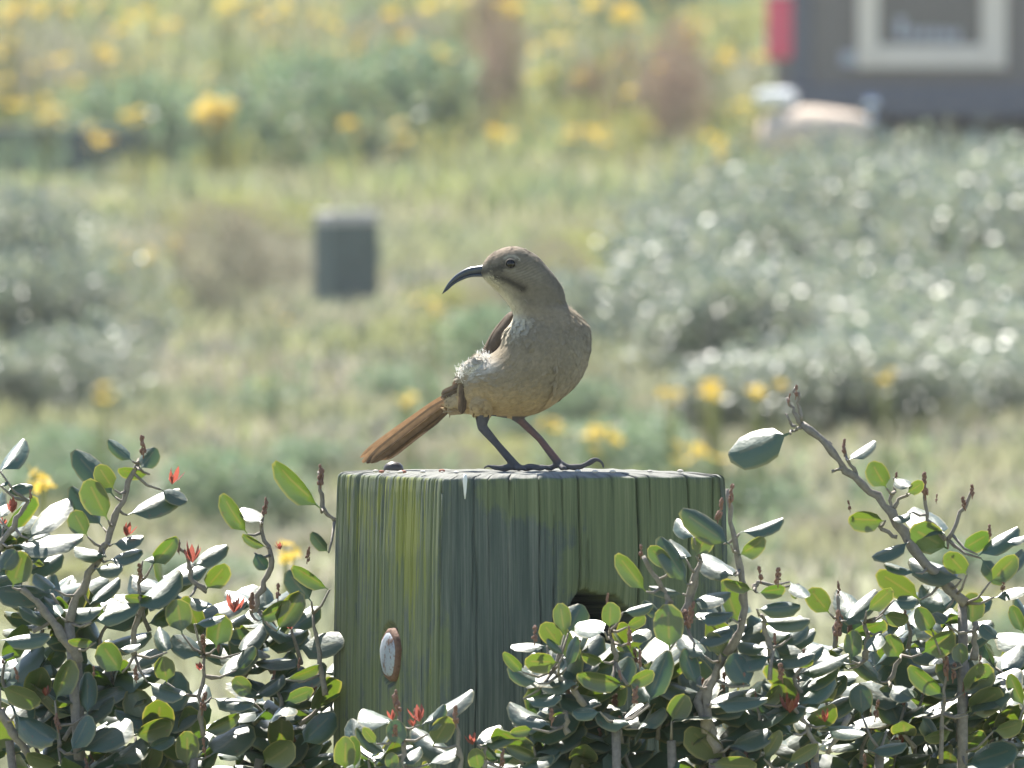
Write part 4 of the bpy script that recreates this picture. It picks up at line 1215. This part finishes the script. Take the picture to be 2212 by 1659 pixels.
def bud_mesh(seed):
    r = random.Random(seed); b = MB()
    b.tube([(0, 0, 0), (.03 * r.uniform(-1, 1), .03 * r.uniform(-1, 1), .5), (.05 * r.uniform(-1, 1), 0, 1)], [.05, .045, .03], 5)
    for k in range(24):
        z = r.uniform(.25, 1.02); a = r.uniform(0, 6.28); q = r.uniform(.08, .2) * (1.15 - .6 * z)
        b.ball((q * math.cos(a), q * math.sin(a), z), r.uniform(.06, .115), 6, 4)
    return b.data('bud_cluster', M['bud'])
BUDS = [bud_mesh(i) for i in range(4)]
def shoot_mesh(seed):
    r = random.Random(seed); V, F = [], []
    for k in range(6):
        az = k * 2.4 + r.uniform(-.3, .3); el = R(r.uniform(40, 80)); L = r.uniform(.6, 1.0); w = L * .17
        a = np.array([math.cos(az) * math.cos(el), math.sin(az) * math.cos(el), math.sin(el)]); s_ = np.array([-math.sin(az), math.cos(az), 0]); n = np.cross(s_, a)
        o = len(V)
        V += [a * 0, a * L * .4 + s_ * w + n * w * .4, a * L * .4, a * L * .4 - s_ * w + n * w * .4, a * L * .75 + s_ * w * .7 + n * w * .3, a * L * .75, a * L * .75 - s_ * w * .7 + n * w * .3, a * L]
        F += [(o, o + 1, o + 2), (o, o + 2, o + 3), (o + 1, o + 4, o + 5, o + 2), (o + 2, o + 5, o + 6, o + 3), (o + 4, o + 7, o + 5), (o + 5, o + 7, o + 6)]
    return mesh_data('red_shoot', V, F, M['red_leaf'])
SHOOTS = [shoot_mesh(i) for i in range(3)]
def bud(sh, x, y, h, d, tilt=0.0):
    o = obj('bud_cluster', BUDS[random.randrange(4)], sh.root, False)
    o.location = at(x, y + h / 2, d) - Vector(sh.root.location); o.scale = (h * S * random.uniform(.55, .8),) * 2 + (h * S,)
    o.rotation_euler = (random.uniform(-.2, .2), tilt + random.uniform(-.15, .15), random.uniform(0, 6))
def shoot(sh, x, y, h, d, tilt=0.0):
    o = obj('red_shoot', SHOOTS[random.randrange(3)], sh.root, False)
    o.location = at(x, y + h / 2, d) - Vector(sh.root.location); o.scale = (h * S,) * 3
    o.rotation_euler = (random.uniform(-.2, .2), tilt, random.uniform(0, 6))

za = lambda u, v: (u * .4396, 930.3 + v * .4396)
zb = lambda u, v: (1481.6 + u * .5101, 813.1 + v * .5101)
zc = lambda u, v: (689.1 + u * .405, 999.2 + v * .405)
zd = lambda u, v: (723.6 + u * .3583, 1378.2 + v * .3583)
SC = {za: .4396, zb: .5101, zc: .405, zd: .3583}

def add_leaves(sh, z, rows, d0, dspan):
    for (bx, by, tx, ty, w, k) in rows:
        a = z(bx, by); b = z(tx, ty)
        d = d0 + random.uniform(-dspan, dspan)
        m = typed_leaf(z, a[0], a[1], b[0], b[1], w * SC[z], k, d)
        sh.leaf(m); sh.near_twig(m.translation)

def fill(sh, xs, tops, n, dlo, dhi, ybot=1700, nl=5, size=116, keepout=None):
    for _ in range(n):
        for _try in range(30):
            x = random.uniform(xs[0], xs[-1]); yt = np.interp(x, xs, tops)
            y = yt + (ybot - yt) * random.random() ** 1.15
            d = random.uniform(dlo, dhi)
            if keepout and keepout(x, y, d): continue
            break
        sh.sprig(at(x, y, d), random.uniform(45, 110) * S, random.randint(nl - 1, nl + 2), size * S)
        if random.random() < .55: bud(sh, x, y - 14, random.uniform(26, 46), d)
        if random.random() < .06: shoot(sh, x, y - 14, random.uniform(22, 34), d)

def trunk(sh, x, d, tops):
    """woody stems from the ground up to the given view points"""
    g = at(x, 1016, d); g.z = -.02
    for (tx, ty, td, r) in tops:
        t_ = at(tx, ty, td)
        P = spline([tuple(g), tuple(g * .6 + t_ * .4 + Vector((random.gauss(0, .02), random.gauss(0, .02), 0))), tuple(g * .25 + t_ * .75 + Vector((random.gauss(0, .01), 0, 0))), tuple(t_)], 12)
        obj('trunk', mesh_data('trunk', *tube([Vector(q) for q in P], list(np.linspace(r * 1.8, r, 12)), 8, .08), M['bark']), sh.root)
        sh.stems.append(np.array(P))

# -- left shrub
LS = Shrub(330, 180, 'leafy shrub left of the wooden post with red young shoots')
trunk(LS, 330, 180, [(150, 1345, 60, .0032), (168, 1430, 130, .003), (560, 1640, 160, .003), (20, 1600, 90, .0028), (420, 1640, 60, .0026)])
def stems(sh, z, rows, d):
    for r0, r1, pts in rows:
        sh.stem([z(p[0], p[1]) + (d + (p[2] if len(p) > 2 else 0),) for p in pts], r0, r1)
stems(LS, za, [(.0030, .0016, [(340, 940), (370, 830), (450, 690), (520, 560), (590, 370), (650, 230), (690, 140)]),
               (.0036, .0022, [(390, 1140), (340, 1050), (250, 930), (180, 840), (110, 780)]), (.0024, .0012, [(0, 590), (60, 480), (140, 345)]),
               (.0020, .0012, [(1250, 880), (1300, 760), (1335, 640), (1285, 480), (1293, 400)]), (.0018, .0010, [(1010, 790), (945, 720), (930, 640), (870, 560)]),
               (.0020, .0012, [(660, 1100), (665, 990), (690, 860), (680, 750)]), (.0018, .0012, [(1645, 440), (1592, 400), (1578, 290), (1565, 200)]),
               (.0020, .0012, [(1600, 1300), (1560, 1050), (1540, 900)]), (.003, .0022, [(0, 1370), (60, 1470), (140, 1600)]), (.0018, .001, [(1000, 1500), (985, 1350), (1005, 1100)]),
               (.0016, .001, [(290, 1560), (285, 1450)]), (.0014, .001, [(1235, 900), (1250, 860)])], 60)
add_leaves(LS, za, [
    (0, 200, 110, 35, 40, 'g'), (650, 150, 530, 45, 60, 'd'), (565, 325, 360, 95, 75, 'd'), (560, 290, 480, 170, 110, 'u'), (530, 440, 430, 240, 135, 'u'), (735, 215, 580, 190, 60, 'u'), (690, 190, 765, 85, 110, 'd'),
    (625, 415, 885, 290, 105, 'h'), (790, 290, 920, 345, 70, 'd'), (505, 475, 345, 275, 55, 'd'), (140, 530, 335, 330, 105, 'h'), (430, 520, 360, 395, 105, 'u'), (65, 565, 410, 512, 90, 'g'), (520, 620, 365, 580, 55, 'g'),
    (550, 560, 705, 518, 80, 'h'), (530, 640, 700, 590, 90, 'g'), (700, 640, 815, 595, 35, 'g'), (460, 680, 605, 672, 70, 'h'), (0, 690, 75, 585, 120, 'd'), (60, 770, 115, 595, 140, 'u'), (270, 780, 170, 700, 50, 'g'),
    (440, 850, 580, 720, 70, 'h'), (750, 660, 870, 525, 90, 'u'), (660, 880, 880, 695, 110, 'h'), (950, 665, 1115, 560, 85, 'h'), (1010, 780, 1110, 655, 120, 'u'), (1215, 510, 1090, 312, 75, 'u'), (1310, 575, 1190, 512, 40, 'u'),
    (1285, 450, 1190, 375, 75, 'g'), (1575, 385, 1350, 150, 115, 'u'), (1615, 600, 1530, 500, 60, 'd'), (1250, 600, 1310, 680, 80, 'd'), (1620, 780, 1440, 660, 70, 'u'), (1530, 840, 1410, 690, 110, 'd'), (780, 830, 615, 815, 55, 'u'),
    (450, 940, 685, 845, 60, 'd'), (895, 1000, 870, 828, 150, 'u'), (955, 950, 1100, 905, 40, 'g'), (930, 820, 1030, 865, 60, 'g'), (1060, 1070, 1085, 900, 140, 'u'), (1270, 935, 1425, 835, 65, 'u'), (1360, 985, 1480, 795, 120, 'u'),
    (305, 920, 205, 815, 50, 'g'), (0, 1030, 245, 1005, 60, 'h'), (470, 1040, 335, 1030, 40, 'u'), (600, 1190, 500, 1045, 130, 'u'), (585, 1075, 690, 1050, 45, 'g'), (820, 1240, 800, 1110, 150, 'u'), (985, 1110, 850, 1005, 160, 'd'),
    (1180, 1095, 1285, 955, 100, 'h'), (1080, 1215, 1245, 1055, 110, 'h'), (725, 1235, 905, 1300, 60, 'g'), (270, 1325, 350, 1125, 110, 'u'), (430, 1395, 428, 1185, 45, 'd'), (75, 1395, 272, 1530, 130, 'h'), (375, 1585, 625, 1415, 120, 'g'),
    (555, 1645, 695, 1515, 110, 'g'), (1040, 1310, 1252, 1340, 40, 'g'), (1248, 1312, 1390, 1198, 40, 'g'), (1405, 1225, 1575, 1155, 60, 'u'), (655, 1500, 845, 1435, 110, 'u'), (920, 1655, 920, 1475, 120, 'u'), (1035, 1595, 1225, 1445, 150, 'h'),
    (1290, 1645, 1440, 1535, 145, 'u'), (995, 1485, 1175, 1395, 75, 'u'), (1480, 1540, 1640, 1380, 130, 'd'), (350, 1580, 440, 1400, 100, 'd'), (730, 1560, 850, 1500, 90, 'g'), (1400, 1330, 1540, 1270, 70, 'u'), (0, 1120, 65, 1090, 90, 'g'),
    (0, 270, 40, 250, 60, 'g'), (30, 300, 160, 270, 60, 'd'), (0, 430, 35, 360, 60, 'h'), (820, 1090, 780, 960, 80, 'g'), (0, 1260, 200, 1330, 110, 'u'), (300, 1640, 130, 1590, 80, 'u'), (1160, 1180, 1250, 1060, 70, 'd'), (1240, 1300, 1150, 1215, 90, 'u')], 30, 45)
for x, y, h in ((705, 85, 110), (690, 700, 90), (1575, 230, 110), (1295, 380, 90), (1508, 615, 80), (1005, 1050, 90), (1075, 1065, 60), (290, 1440, 90), (990, 1345, 110), (670, 1200, 80), (150, 320, 60), (1365, 800, 90), (1240, 850, 80), (880, 575, 70), (1465, 1150, 60), (90, 1200, 70), (1010, 1560, 90), (460, 1190, 60)):
    p = za(x, y); bud(LS, p[0], p[1], h * .44, 40)
for x, y, h in ((845, 210, 110), (620, 475, 90), (945, 590, 120), (1150, 835, 120), (1378, 560, 50), (60, 360, 90), (980, 1150, 60), (225, 1275, 60)):
    p = za(x, y); shoot(LS, p[0], p[1], h * .44, 35, random.uniform(-.3, .3))
ko_left = lambda x, y, d: x > 640 and d < 175
fill(LS, [-60, 60, 150, 300, 400, 520, 600, 700], [1110, 1150, 1180, 1230, 1270, 1260, 1280, 1330], 34, 90, 330, keepout=ko_left)
fill(LS, [-60, 60, 200, 400, 600, 700], [1400, 1410, 1430, 1450, 1480, 1500], 26, 200, 420, keepout=ko_left)
fill(LS, [-60, 700], [1640, 1660], 18, -100, 300, 2100, keepout=ko_left)
LS.finish()

# -- low sprigs in front of the post foot
MS = Shrub(900, -960, 'low shrub with red shoots in front of the mossy post')
trunk(MS, 900, -960, [(860, 1660, -940, .0022), (990, 1690, -960, .0022), (760, 1700, -960, .0022)])
stems(MS, zd, [(.0018, .001, [(420, 820), (400, 560), (388, 440), (378, 375)]), (.0018, .001, [(760, 820), (748, 600), (728, 450)]), (.0014, .001, [(900, 800), (910, 660)])], -940)
add_leaves(MS, zd, [(335, 520, 165, 440, 110, 'g'), (510, 525, 815, 305, 42, 'g'), (400, 650, 350, 495, 140, 'd'), (590, 650, 690, 475, 135, 'u'), (705, 725, 465, 535, 70, 'h'), (310, 705, 128, 545, 65, 'd'), (860, 645, 990, 525, 80, 'g'),
    (875, 645, 1100, 565, 40, 'g'), (870, 800, 845, 665, 170, 'u'), (60, 800, 65, 595, 130, 'u'), (120, 790, 110, 590, 90, 'u'), (345, 800, 340, 690, 105, 'u'), (1225, 725, 1035, 655, 80, 'u'), (1105, 780, 1315, 700, 70, 'g'), (410, 770, 510, 660, 70, 'g'),
    (560, 760, 740, 650, 70, 'g'), (250, 640, 170, 540, 60, 'u'), (560, 580, 660, 400, 60, 'd'), (980, 740, 890, 640, 60, 'd')], -945, 35)
for x, y, h in ((381, 400, 140), (730, 480, 120), (360, 580, 110), (1005, 740, 110)):
    p = zd(x, y); bud(MS, p[0], p[1], h * .358, -960)
for x, y, h in ((345, 455, 80), (510, 440, 130), (830, 600, 90), (470, 500, 70)):
    p = zd(x, y); shoot(MS, p[0], p[1], h * .358, -965, random.uniform(-.3, .3))
fill(MS, [690, 800, 950, 1120], [1600, 1610, 1640, 1600], 12, -930, -830, 1800, size=90)
fill(MS, [690, 1120], [1720, 1720], 10, -960, -800, 2100)
MS.finish()

# -- shrub in front of the right half of the post
RS = Shrub(1500, -900, 'dense leafy shrub covering the lower right half of the mossy post')
trunk(RS, 1500, -900, [(1545, 1640, -920, .004), (1690, 1660, -860, .003), (1330, 1560, -930, .003), (1450, 1600, -900, .003)])
stems(RS, zb, [(.0036, .0024, [(140, 1590), (85, 1450), (60, 1360), (110, 1290), (155, 1185)]), (.0030, .0014, [(170, 1180), (235, 1060), (232, 830), (200, 680), (185, 560), (175, 475)]), (.0016, .001, [(20, 960), (60, 760)]), (.0018, .0012, [(560, 1580), (480, 1430), (440, 1380)]),
               (.0020, .0012, [(360, 1200), (340, 1090), (320, 1010)]), (.0016, .001, [(290, 900), (310, 870)]), (.002, .0014, [(690, 1440), (600, 1600)])], -910)
stems(RS, zc, [(.0026, .0014, [(1950, 830), (1990, 650), (2040, 520)]), (.0018, .0012, [(1880, 750), (1800, 620), (1730, 500)]), (.0020, .0012, [(1580, 1060), (1550, 900)]), (.0022, .0014, [(1420, 1300), (1380, 1240), (1250, 1110)]), (.003, .002, [(2060, 1446), (2080, 1200), (2140, 1060)]),
               (.002, .001, [(1330, 1446), (1320, 1330)])], -920)
add_leaves(RS, zc, [(1745, 690, 1590, 485, 95, 'u'), (1965, 650, 1815, 395, 90, 'd'), (2195, 440, 1930, 255, 40, 'd'), (2010, 500, 2080, 365, 170, 'u'), (2000, 400, 1905, 300, 100, 'g'), (1310, 920, 1285, 750, 95, 'u'), (1330, 910, 1400, 755, 140, 'd'), (1550, 885, 1555, 745, 150, 'u'), (1525, 905, 1375, 855, 110, 'g'),
    (1285, 975, 1195, 855, 110, 'u'), (1870, 1000, 1860, 755, 160, 'u'), (1305, 1025, 1218, 938, 40, 'd'), (1320, 1095, 1370, 925, 60, 'd'), (1090, 1120, 985, 1010, 60, 'u'), (1280, 1065, 1098, 1055, 110, 'u'), (1215, 980, 1025, 975, 50, 'g'), (1380, 1195, 1150, 1100, 65, 'g'), (1640, 1185, 1375, 1135, 70, 'u'), (1650, 1185, 1785, 1115, 80, 'u'),
    (1520, 1065, 1405, 1015, 60, 'u'), (1505, 1290, 1285, 1250, 110, 'h'), (1090, 1262, 1295, 1245, 60, 'g'), (1235, 1410, 1015, 1295, 110, 'h'), (1765, 1295, 1690, 1080, 60, 'h'), (2060, 1035, 1918, 915, 80, 'g'), (2015, 1185, 1945, 995, 100, 'd'), (2205, 835, 2015, 800, 50, 'g'), (2005, 965, 2205, 880, 70, 'g'), (2140, 1020, 2085, 905, 140, 'u'),
    (1760, 1280, 1860, 1000, 60, 'd'), (1640, 880, 1740, 820, 60, 'u'), (1660, 960, 1760, 890, 70, 'g'), (1620, 800, 1780, 760, 50, 'd'), (1820, 830, 1730, 735, 60, 'd'), (1560, 1200, 1660, 1040, 130, 'd'), (1940, 700, 1760, 660, 50, 'd'), (1890, 560, 1760, 450, 90, 'u'), (1960, 520, 1870, 420, 100, 'g'), (2200, 600, 2040, 480, 60, 'g'), (1170, 1180, 1010, 1090, 90, 'd'),
    (1500, 1330, 1350, 1330, 70, 'd'), (1660, 1400, 1480, 1340, 60, 'g'), (1700, 1420, 1830, 1300, 60, 'g'), (1300, 1330, 1190, 1280, 60, 'g'), (1880, 1380, 1960, 1240, 140, 'u'), (1140, 1420, 1020, 1440, 60, 'u')], -960, 40)
add_leaves(RS, zb, [(160, 710, -10, 575, 50, 'd'), (60, 765, 75, 645, 135, 'u'), (228, 665, 412, 605, 40, 'g'), (225, 760, 335, 685, 75, 'u'), (210, 845, 65, 765, 90, 'g'), (285, 905, 160, 868, 50, 'u'), (305, 915, 420, 895, 60, 'u'), (45, 1025, 200, 1000, 50, 'g'), (40, 1135, 215, 1045, 60, 'g'), (345, 1150, 215, 1125, 40, 'g'),
    (150, 1195, 150, 1085, 130, 'u'), (320, 1040, 525, 1030, 42, 'd'), (300, 985, 485, 965, 40, 'd'), (270, 1310, 195, 1175, 150, 'd'), (110, 1385, 345, 1358, 40, 'g'), (330, 1390, 400, 1310, 90, 'u'), (470, 1400, 605, 1230, 110, 'h'), (455, 1515, 255, 1400, 50, 'h'), (185, 1565, 355, 1490, 80, 'g'), (590, 1480, 755, 1515, 60, 'g'), (20, 950, 190, 915, 60, 'g'), (440, 870, 515, 935, 60, 'g'),
    (450, 1100, 345, 1060, 70, 'g'), (420, 1190, 540, 1210, 60, 'u'), (430, 1640, 560, 1560, 60, 'u'), (100, 1640, 300, 1650, 90, 'u'), (480, 880, 455, 940, 60, 'u'), (330, 1620, 400, 1500, 60, 'u')], -930, 40)
for x, y, h in ((185, 510, 90), (130, 580, 110), (320, 845, 70), (390, 855, 80), (15, 1040, 90), (410, 1260, 80), (245, 1290, 60), (640, 1050, 100), (20, 1000, 80)):
    p = zb(x, y); bud(RS, p[0], p[1], h * .51, -945)
for x, y, h in ((1150, 930, 100), (1530, 730, 60), (1715, 480, 70), (1660, 940, 110), (1710, 1060, 90), (1240, 1360, 90), (1980, 830, 110), (1680, 1250, 100), (1610, 1140, 60)):
    p = zc(x, y); bud(RS, p[0], p[1], h * .405, -975)
for x, y, h in ((440, 1370, 110), (590, 1430, 70)):
    p = zb(x, y); shoot(RS, p[0], p[1], h * .51, -950)
fill(RS, [1120, 1200, 1300, 1450, 1550, 1640, 1750], [1480, 1420, 1400, 1390, 1330, 1330, 1370], 26, -900, -720, 1700)
fill(RS, [1180, 1350, 1600, 1800], [1520, 1460, 1420, 1420], 14, -860, -640)
fill(RS, [1120, 1750], [1660, 1660], 12, -920, -700, 2100)
RS.finish()

# -- shrub at the right with the long bare branch
BS = Shrub(2000, -250, 'leafy shrub at the right edge with a long bare grey branch reaching up')
trunk(BS, 2000, -250, [(2080, 1300, -250, .0034), (1900, 1620, -280, .003), (2180, 1600, -200, .003), (1760, 1640, -260, .0026)])
stems(BS, zb, [(.0034, .0022, [(1185, 960), (1080, 860), (960, 720), (885, 600), (800, 500), (690, 405), (575, 272), (490, 200)]), (.0016, .0011, [(490, 205), (460, 150), (430, 90)]), (.0012, .0009, [(486, 190), (478, 120), (465, 45)]), (.0011, .0006, [(465, 215), (440, 190), (420, 158)]),
               (.0013, .0007, [(500, 205), (470, 222), (440, 240)]), (.0012, .0008, [(590, 265), (608, 285), (588, 290)]), (.0012, .0007, [(675, 388), (640, 395), (618, 398)]), (.0015, .001, [(730, 440), (700, 380), (668, 300)]), (.0015, .001, [(890, 620), (870, 530), (892, 440)]),
               (.0013, .0008, [(880, 560), (920, 510), (960, 480)]), (.0014, .0009, [(895, 680), (800, 630), (745, 590)]), (.0016, .001, [(1100, 690), (1030, 610), (1012, 440)]), (.0015, .001, [(1110, 690), (1160, 590), (1215, 475)]), (.0028, .002, [(1220, 1200), (1225, 1100), (1225, 1040)]),
               (.0022, .0013, [(760, 1200), (770, 1100), (755, 1040)]), (.0018, .001, [(1080, 1640), (1090, 1400), (1110, 1220)]), (.0016, .001, [(630, 1150), (640, 1050), (640, 920)]), (.0018, .001, [(860, 1290), (910, 1180)])], -260)
add_leaves(BS, zb, [(440, 240, 180, 335, 150, 'd'), (690, 355, 798, 272, 50, 'g'), (850, 475, 785, 362, 95, 'u'), (935, 495, 1005, 448, 60, 'u'), (880, 430, 945, 465, 60, 'g'), (845, 610, 688, 600, 90, 'u'), (945, 700, 788, 765, 48, 'g'), (1110, 730, 955, 640, 130, 'u'), (1190, 840, 1105, 745, 110, 'u'), (1095, 672, 958, 560, 120, 'g'), (960, 575, 880, 610, 50, 'g'),
    (1165, 735, 1285, 665, 80, 'u'), (1235, 755, 1402, 632, 60, 'g'), (1335, 835, 1422, 738, 60, 'g'), (1355, 705, 1440, 675, 50, 'g'), (1168, 860, 950, 772, 60, 'h'), (975, 832, 842, 788, 30, 'd'), (995, 945, 812, 825, 100, 'u'), (765, 995, 872, 898, 70, 'u'), (1100, 985, 1000, 890, 120, 'h'), (1215, 1055, 1215, 915, 190, 'u'), (1305, 935, 1440, 900, 42, 'g'),
    (610, 1005, 525, 898, 100, 'u'), (752, 1055, 638, 908, 70, 'g'), (675, 1035, 800, 900, 50, 'g'), (835, 1010, 942, 1030, 70, 'u'), (1045, 1085, 982, 978, 80, 'u'), (1000, 1175, 1135, 1085, 110, 'u'), (905, 1195, 855, 1095, 110, 'u'), (700, 1205, 712, 1075, 80, 'u'), (692, 1238, 478, 1130, 60, 'h'), (695, 1218, 475, 1180, 70, 'h'), (825, 1295, 698, 1175, 60, 'd'),
    (1170, 1225, 1160, 1130, 80, 'u'), (1170, 1345, 1290, 1225, 130, 'u'), (1195, 1435, 1405, 1232, 50, 'g'), (1185, 1425, 1335, 1325, 130, 'u'), (1095, 1355, 945, 1228, 60, 'u'), (745, 1435, 738, 1305, 110, 'd'), (775, 1585, 935, 1548, 42, 'g'), (1185, 1645, 1400, 1568, 110, 'h'), (1300, 1505, 1425, 1465, 90, 'u'), (880, 950, 980, 950, 80, 'd'), (870, 1300, 960, 1360, 90, 'g'),
    (830, 1080, 780, 1160, 70, 'g'), (1100, 1050, 1050, 1000, 60, 'g'), (1320, 1110, 1250, 1050, 130, 'd'), (1432, 1090, 1380, 970, 60, 'u'), (1290, 870, 1400, 760, 90, 'u'), (1250, 770, 1340, 880, 70, 'd'), (1430, 1400, 1370, 1260, 60, 'u'), (1000, 1440, 1070, 1540, 70, 'd'), (1130, 1500, 1010, 1530, 60, 'u'), (850, 1500, 780, 1600, 90, 'd')], -290, 45)
for x, y, h in ((670, 305, 70), (893, 440, 60), (1016, 470, 110), (1213, 490, 60), (1185, 540, 60), (697, 552, 50), (465, 70, 60), (432, 100, 50), (1060, 520, 40), (650, 900, 60), (640, 1060, 120), (1285, 660, 60), (1110, 1230, 120), (1130, 1260, 80), (1340, 890, 60), (935, 1010, 60), (800, 1420, 90), (1180, 1330, 60), (760, 1640, 70), (1250, 1215, 60)):
    p = zb(x, y); bud(BS, p[0], p[1], h * .51, -270)
fill(BS, [1700, 1850, 1950, 2050, 2212, 2300], [1400, 1360, 1310, 1240, 1190, 1180], 32, -220, 200, 1700)
fill(BS, [1700, 1850, 2000, 2300], [1530, 1500, 1450, 1400], 24, 80, 330)
fill(BS, [1700, 2300], [1660, 1660], 16, -300, 150, 2100)
BS.finish()

# ------------------------------------------------------------------ air
hz = NT('thin_haze')
pv = hz.n('ShaderNodeVolumePrincipled')
pv.inputs['Color'].default_value = (0.96, 0.97, 1.0, 1)
pv.inputs['Density'].default_value = 0.0006
pv.inputs['Anisotropy'].default_value = 0.2
hz.l(pv.outputs[0], hz.out.inputs['Volume'])
b = MB(); b.box((0, 104, 18), (330, 302, 40))
tag(obj('haze', b.data('haze', hz.m, False)), 'thin pale haze in the air over the meadow', kind='stuff')
